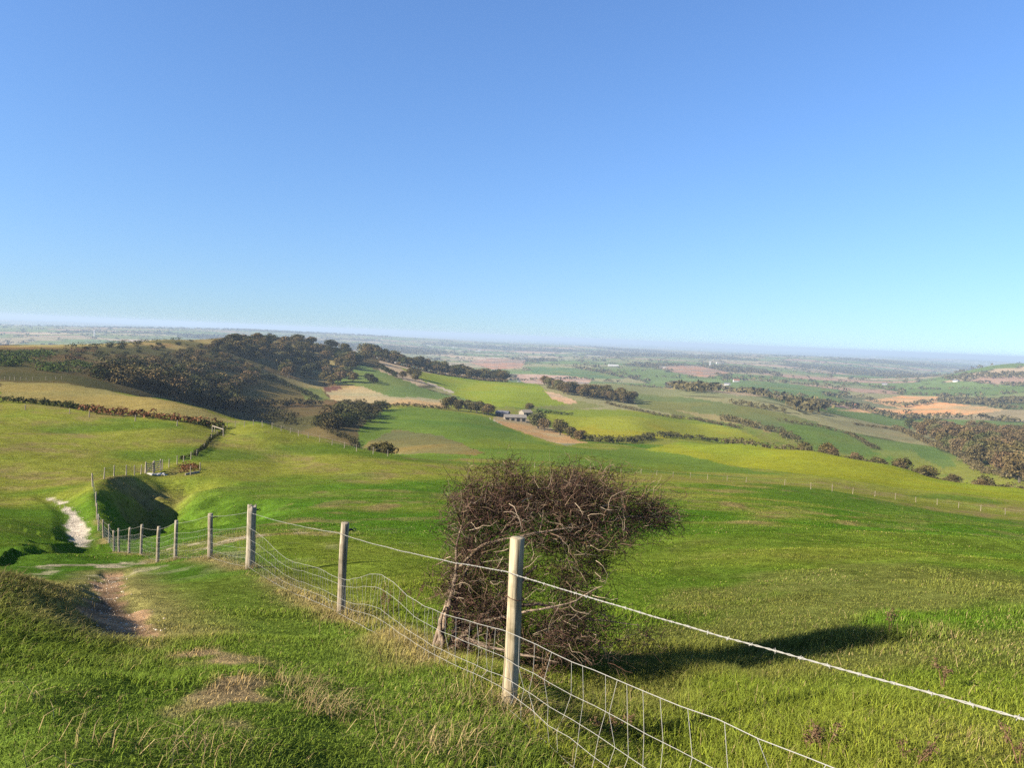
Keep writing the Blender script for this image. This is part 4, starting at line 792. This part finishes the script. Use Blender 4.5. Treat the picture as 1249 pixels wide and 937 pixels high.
    # thin shoots that stick out of the clipped top and windward side
    q = 130; u = rng.uniform(548, 800, q); v = 575 + .0011 * (u - 670) ** 2 + rng.uniform(0, 14, q); st = np.array([loc(a, b, rng.uniform(-.3, .5)) for a, b in zip(u, v)]); add(q, .10, .30, .0018, .35, starts=(st, np.full(q, .35)), up=.95, curl=.22, p=[.2,.2,.1,.3,.1,.1])
    q = 200; u = rng.uniform(548, 566, q); v = rng.uniform(590, 740, q); st = np.array([loc(a, b, rng.uniform(-.3, .3)) for a, b in zip(u, v)]); add(q, .06, .16, .0018, .5, starts=(st, np.full(q, -.8)), up=.3, curl=.3, p=[.1,.1,.1,.4,.2,.1])
    q = 260; u = rng.uniform(560, 760, q); v = rng.uniform(760, 806, q); st = np.array([loc(a, b, rng.uniform(-.35, .3)) for a, b in zip(u, v)]); add(q, .12, .34, .002, .8, starts=(st, np.full(q, .5)), up=.0, curl=.5, p=[.15,.15,.1,.35,.15,.1])
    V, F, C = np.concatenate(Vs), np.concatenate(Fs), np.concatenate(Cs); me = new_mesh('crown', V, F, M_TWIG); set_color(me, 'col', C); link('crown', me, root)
    n = 16000; p, w = sample(n); nr = unit(rng.normal(size=(n, 3)) + [-.3, -.3, .6]); V, F = quads(p, nr, rng.uniform(.009, .021, n), rng); t = np.array([(.072,.068,.020),(.085,.058,.026),(.050,.058,.016),(.13,.085,.04)])[rng.choice(4, n, p=[.35,.25,.3,.1])] * rng.uniform(.7, 1.3, (n, 1))
    me = new_mesh('foliage', V, F, M_TWIG); set_color(me, 'col', np.repeat(t, 4, 0)); link('foliage', me, root)
def attr_material(name, rough=.85):
    m, nt, bs = material(name); at = N(nt, 'ShaderNodeVertexColor', layer_name='col'); va = N(nt, 'ShaderNodeVectorMath', operation='SCALE'); va.inputs['Scale'].default_value = ALB; nt.links.new(at.outputs['Color'], va.inputs[0]); nt.links.new(va.outputs[0], bs.inputs['Base Color']); bs.inputs['Roughness'].default_value = rough; bs.inputs['Specular IOR Level'].default_value = 0; return m
M_TWIG = attr_material('twigs'); M_THORN = plain('thorn_bark', (.23, .17, .115), .9, (14, .5))
thorn_bush()
# ------------------------------------------------------------------ grass
M_BLADE = attr_material('grass_blades', .6)
def blades(x, y, h, w, col, lean, rng, wind=(.35, .12)):
    n = len(x); z = ground_z(x, y) - .01; p = np.stack([x, y, z], 1); a = rng.uniform(0, 2 * math.pi, n); d = np.stack([np.cos(a), np.sin(a), np.zeros(n)], 1)
    ln = np.stack([rng.normal(size=n) * lean + wind[0] * lean, rng.normal(size=n) * lean + wind[1] * lean, np.zeros(n)], 1) * h[:, None]; wd = d * w[:, None] * .5; up = np.array([0, 0, 1.0])
    m = p + ln * .35 + up * (h * .62)[:, None]; t = p + ln * 1.15 + up * (h * .95)[:, None] - up * (np.linalg.norm(ln, axis=1) * .25)[:, None]
    V = np.stack([p - wd, p + wd, m + wd * .75, m - wd * .75, t], 1).reshape(-1, 3); b = np.arange(n)[:, None] * 5
    return V, [np.concatenate([b, b + 1, b + 2, b + 3], 1), np.concatenate([b + 3, b + 2, b + 4], 1)], np.repeat(col, 5, 0)
def grass():
    rng = np.random.default_rng(9); Vs, Fa, Fb, Cs, o = [], [], [], [], 0
    for r0, r1, dens, wk in ((2.0, 4.2, 9500, .0034), (4.2, 7.5, 4200, .0042), (7.5, 13, 1700, .0062), (13, 26, 700, .0085), (26, 55, 85, .028), (55, 125, 12, .075)):
        sp = 1.38 if r1 <= 13 else 1.0; n = int(dens * .72 * (r1 * r1 - r0 * r0) * sp); r = np.sqrt(rng.uniform(r0 * r0, r1 * r1, n)); a = rng.uniform(-.70, .72, n) * sp; x, y = r * np.sin(a), r * np.cos(a)
        c, g, sid = ground_color(x, y); keep = rng.random(n) < g ** 1.5 * np.where(r < 26, 1 - .5 * sstep(12, 25, r), .5 + .5 * (vnoise(x, y, 9, 640) > .45)); x, y, c, r = x[keep], y[keep], c[keep], r[keep]; n = len(x)
        d, al, s = seg_dist(x, y, FENCE); right = s > 0 if False else (s < 0)
        tuft = vnoise(x, y, .45, 601) * .6 + vnoise(x, y, 1.6, 602) * .6
        h = (.013 + .024 * tuft) * np.where(right, 1.7, 1.0) + .07 * np.exp(-(d / .4) ** 2) * tuft
        if r0 >= 26: h = h * .8 + .035
        md, _, _ = seg_dist(x, y, MOUND); h = h + .12 * np.exp(-(md / 1.0) ** 2) * tuft
        h = h + .09 * sstep(.62, .85, vnoise(x, y, .9, 603)) * np.where(right, 1.0, .35) * (1 - .6 * sstep(9, 16, r)); h = h * rng.uniform(.6, 1.4, n) * (1 - .55 * sstep(8, 14, r))
        col = c * (rng.uniform(.6, 1.65, (n, 1)) if r0 < 26 else rng.uniform(.7, 1.3, (n, 1))) * np.array([1.0, 1.0, 1.0]); dry = rng.random(n) < (.025 + .08 * sstep(.5, .8, vnoise(x, y, 2.5, 604))); col[dry] = np.array((.30, .23, .10)) * rng.uniform(.6, 1.25, (dry.sum(), 1)); yg = (rng.random(n) < .3) & ~dry; col[yg] = col[yg] * np.array([1.25, 1.18, .9])
        V, F, C = blades(x, y, h, wk * rng.uniform(.6, 1.3, n), col, .55, rng); Vs.append(V); Fa.append(F[0] + o); Fb.append(F[1] + o); Cs.append(C); o += len(V)
    me = new_mesh('grass', np.concatenate(Vs), [np.concatenate(Fa), np.concatenate(Fb)], M_BLADE); set_color(me, 'col', np.concatenate(Cs)); tag(link('grass', me), 'short downland grass of the near slope', kind='stuff')
    # long bleached grass at the foot of the fence and in scattered tussocks
    xs, ys, hs = [], [], []
    pts = FENCE[:10]
    for k in range(len(pts) - 1):
        (x0, y0), (x1, y1) = pts[k], pts[k + 1]; L = math.hypot(x1 - x0, y1 - y0); n = int(L * 170 / (1 + k * .25)); t = rng.random(n); sel = vnoise(x0 + (x1 - x0) * t, y0 + (y1 - y0) * t, .8, 611) > .42; t = t[sel]; n = len(t)
        xs.append(x0 + (x1 - x0) * t + rng.normal(size=n) * .13 - .03); ys.append(y0 + (y1 - y0) * t + rng.normal(size=n) * .16); hs.append(rng.uniform(.05, .17, n))
    for k in range(1, 6):
        n = 300; xs.append(pts[k][0] + rng.normal(size=n) * .11); ys.append(pts[k][1] - .04 + rng.normal(size=n) * .11); hs.append(rng.uniform(.07, .22, n))
    for u, v, R, n, sp in ((25,770,7,380,.35),(60,745,8,380,.4),(10,715,9.5,350,.4),(250,925,3.2,240,.14),(520,905,3.7,420,.16),(560,915,3.7,420,.16),(985,915,4.5,160,.25),(1180,890,5,160,.3),(385,860,4.4,420,.10),(405,885,4.1,420,.10),(360,840,4.9,300,.10),(40,890,3.8,160,.2),(90,930,3.2,140,.2),(850,850,6,160,.3),(560,870,4.6,300,.2),(1090,800,8,200,.6),(960,770,9.5,250,.8),(1200,770,9.5,250,.8),(880,735,11,200,.8),(1050,850,6,200,.5)):
        n = int(n * .45); x, y = at_r(u, v, R); xs.append(x + rng.normal(size=n) * sp); ys.append(y + rng.normal(size=n) * sp); hs.append(rng.uniform(.05, .15, n))
    tk = len(xs); n = 3000; t = rng.random(n) * 2.2; i = np.minimum(t.astype(int), 1); MP = np.array(MOUND); f = (t - i)[:, None]; m2 = MP[i] + (MP[i + 1] - MP[i]) * f + rng.normal(size=(n, 2)) * np.array([.3, .5])
    x, y = m2[:, 0], m2[:, 1]; dk = np.array([(.060,.058,.020),(.10,.085,.03),(.045,.050,.014),(.20,.15,.07)])[rng.choice(4, n, p=[.4,.25,.25,.1])]
    V, F, C = blades(x, y, rng.uniform(.06, .18, n), rng.uniform(.004, .008, n), dk, .7, rng); me = new_mesh('tussock_grass', V, F, M_BLADE); set_color(me, 'col', C); tag(link('tussock_grass', me), 'dark rank tussocks on the mound beside the worn path', kind='stuff')
    x, y, h = map(np.concatenate, (xs, ys, hs)); n = len(x); pal = np.array([(.30,.225,.10),(.36,.27,.13),(.22,.18,.07),(.12,.14,.03),(.20,.13,.07)]); col = pal[rng.choice(5, n, p=[.3,.2,.2,.2,.1])] * rng.uniform(.7, 1.2, (n, 1))
    V, F, C = blades(x, y, h, rng.uniform(.0022, .0042, n), col, .8, rng); me = new_mesh('dry_grass', V, F, M_BLADE); set_color(me, 'col', C); tag(link('dry_grass', me), 'bleached long grass along the near fence and in tussocks', kind='stuff')
grass()
def path_grit():
    """loose flints and crumbs of chalk on the two worn paths"""
    rng = np.random.default_rng(77); Vs, Fs, o = [], [], 0; base = np.array([(1,0,0),(-1,0,0),(0,1,0),(0,-1,0),(0,0,.8),(0,0,-.3)], float); tri = np.array([(0,2,4),(2,1,4),(1,3,4),(3,0,4),(2,0,5),(1,2,5),(3,1,5),(0,3,5)])
    for line, n, w, s0, s1 in ((DIRT, 520, .30, .006, .028), (CHALK, 500, .6, .02, .09)):
        L = np.array(line); t = rng.random(n) * (len(L) - 1.001); i = t.astype(int); p = L[i] + (L[i + 1] - L[i]) * (t - i)[:, None] + rng.normal(size=(n, 2)) * w * .6
        s = rng.uniform(s0, s1, n) ** 1.0 * rng.uniform(.4, 1, n); z = ground_z(p[:, 0], p[:, 1]); V = np.concatenate([p, z[:, None]], 1)[:, None] + base[None] * s[:, None, None] * rng.uniform(.5, 1.2, (n, 6, 1))
        Vs.append(V.reshape(-1, 3)); Fs.append((np.arange(n)[:, None, None] * 6 + tri[None]).reshape(-1, 3) + o); o += n * 6
    me = new_mesh('gravel', np.concatenate(Vs), np.concatenate(Fs), plain('flint', (.40, .33, .24), .9, (3, .5))); tag(link('gravel', me), 'loose flints and chalk crumbs on the worn paths', kind='stuff')
path_grit()
def dock(u, v, R, h, seed, label, group):
    rng = np.random.default_rng(seed); x, y = at_r(u, v, R); e = empty('dock_plant', (x, y, gz(x, y))); tag(e, label, 'plant', group);
    for k in range(3):
        sd = []; a = rng.uniform(0, 6.28); l = rng.uniform(.05, .16); hh = h * rng.uniform(.7, 1); p = np.array([(0, 0, -.03), (l * .4 * math.cos(a), l * .4 * math.sin(a), hh * .5), (l * math.cos(a), l * math.sin(a), hh)]); so_ = link('stem', new_mesh('stem', *tube(p, [.004, .003, .0015], 5), M_DOCK), e)
        for q in range(16): t = rng.uniform(.6, 1); c = p[1] + (p[2] - p[1]) * (t * 2 - 1) if t > .5 else p[0] + (p[1] - p[0]) * t * 2; sd.append(c + rng.normal(size=3) * .012)
        V, F, C = blob_leaves(np.array(sd), np.full((len(sd), 3), .014), 7, .014, rng, -1); me = new_mesh('seed_head', V, F, M_DOCK2); set_color(me, 'col', C); link('seed_head', me, so_)
M_DOCK = plain('dock_stem', (.16, .09, .05), .9); M_DOCK2 = leaf_material('dock_seed', [(.12,.075,.04),(.14,.09,.05)], [0, 1])
for k, (u, v, R, h) in enumerate(((482,735,9.5,.32),(505,728,10,.36),(470,745,9,.3))): dock(u, v, R, h, 500 + k, 'rusty dried dock plant behind the netting between bush and weathered post', 'docks behind the netting')
for k, (u, v, R, h) in enumerate(((1005,915,4.6,.22),(985,905,4.8,.2),(1112,925,4.4,.18),(1245,915,4.8,.2),(1085,785,9,.3),(1150,840,6.6,.25))): dock(u, v, R, h, 520 + k, 'brown dried dock plant in the rough grass below the single barbed strand', 'docks in the rough grass')
for k, (u, v, R, h) in enumerate(((652,845,5.4,.22),(664,850,5.3,.26),(742,890,4.8,.24))): dock(u, v, R, h, 540 + k, 'dried dock plant at the shaded foot of the pale round post', 'docks by the pale post')
# ------------------------------------------------------------------ air, sky, sun, camera
def box_mesh(name, lo, hi):
    V = [(x, y, z) for x in (lo[0], hi[0]) for y in (lo[1], hi[1]) for z in (lo[2], hi[2])]
    F = [(0, 1, 3, 2), (4, 6, 7, 5), (0, 4, 5, 1), (2, 3, 7, 6), (0, 2, 6, 4), (1, 5, 7, 3)]
    return new_mesh(name, np.array(V, float), np.array(F))
SUN_EL, SUN_AZ = math.radians(27), math.radians(-114)      # azimuth from +Y towards +X
if HAZE:
    hz = link('haze', box_mesh('haze', (-47500, -20000, ZMIN - 2), (47500, 47500, 22))); tag(hz, kind='stuff')
    m = bpy.data.materials.new('haze'); m.use_nodes = True; nt = m.node_tree; nt.nodes.clear()
    out = nt.nodes.new('ShaderNodeOutputMaterial'); pv = nt.nodes.new('ShaderNodeVolumePrincipled')
    pv.inputs['Color'].default_value = (.49, .62, .75, 1); pv.inputs['Density'].default_value = HAZE; pv.inputs['Anisotropy'].default_value = .055
    nt.links.new(pv.outputs[0], out.inputs['Volume']); hz.data.materials.append(m)
w = bpy.data.worlds.new('World'); SC.world = w; w.use_nodes = True; nt = w.node_tree
bg = nt.nodes['Background']; sky = nt.nodes.new('ShaderNodeTexSky'); sky.sky_type = 'NISHITA'; sky.sun_disc = False
sky.sun_elevation = SUN_EL; sky.sun_rotation = SUN_AZ; sky.altitude = 200; sky.air_density = 1.4; sky.dust_density = .6; sky.ozone_density = 6.0
tn = nt.nodes.new('ShaderNodeVectorMath'); tn.operation = 'MULTIPLY'; tn.inputs[1].default_value = (.97, 1.075, 1.32)
tc = nt.nodes.new('ShaderNodeTexCoord'); va = nt.nodes.new('ShaderNodeVectorMath'); va.inputs[1].default_value = (0, 0, .06); vn = nt.nodes.new('ShaderNodeVectorMath'); vn.operation = 'NORMALIZE'
nt.links.new(tc.outputs['Generated'], va.inputs[0]); nt.links.new(va.outputs[0], vn.inputs[0]); nt.links.new(vn.outputs[0], sky.inputs['Vector'])
nt.links.new(sky.outputs[0], tn.inputs[0]); nt.links.new(tn.outputs[0], bg.inputs['Color']); bg.inputs['Strength'].default_value = .055
sl = bpy.data.lights.new('sun', 'SUN'); sl.energy = 5.0; sl.angle = math.radians(.5); sl.color = (1, .91, .77)
so = bpy.data.objects.new('sun', sl); COL.objects.link(so)
from mathutils import Vector, Matrix
sd = Vector((math.sin(SUN_AZ) * math.cos(SUN_EL), math.cos(SUN_AZ) * math.cos(SUN_EL), math.sin(SUN_EL)))
so.rotation_euler = (-sd).to_track_quat('-Z', 'Y').to_euler(); so.location = sd * 50
cd = bpy.data.cameras.new('camera'); cd.sensor_fit = 'HORIZONTAL'; cd.sensor_width = 36; cd.lens = 36 * FPX / W0; cd.clip_start = .05; cd.clip_end = 120000
cam = bpy.data.objects.new('camera', cd); COL.objects.link(cam)
M = Matrix.Identity(4)
for i in range(3): M[i][0], M[i][1], M[i][2] = RT[i], UP[i], -FW[i]
cam.matrix_world = M; SC.camera = cam
SC.view_settings.view_transform = 'Standard'; SC.view_settings.look = 'None'; SC.view_settings.exposure = EXPOSURE; SC.view_settings.gamma = 1
SC.view_settings.use_curve_mapping = False
SC.cycles.max_bounces = 6; SC.cycles.diffuse_bounces = 2; SC.cycles.glossy_bounces = 2; SC.cycles.transmission_bounces = 3; SC.cycles.transparent_max_bounces = 8; SC.cycles.volume_bounces = 0
SC.cycles.use_denoising = DENOISE
try: SC.cycles.denoiser = 'OPENIMAGEDENOISE'
except Exception: pass
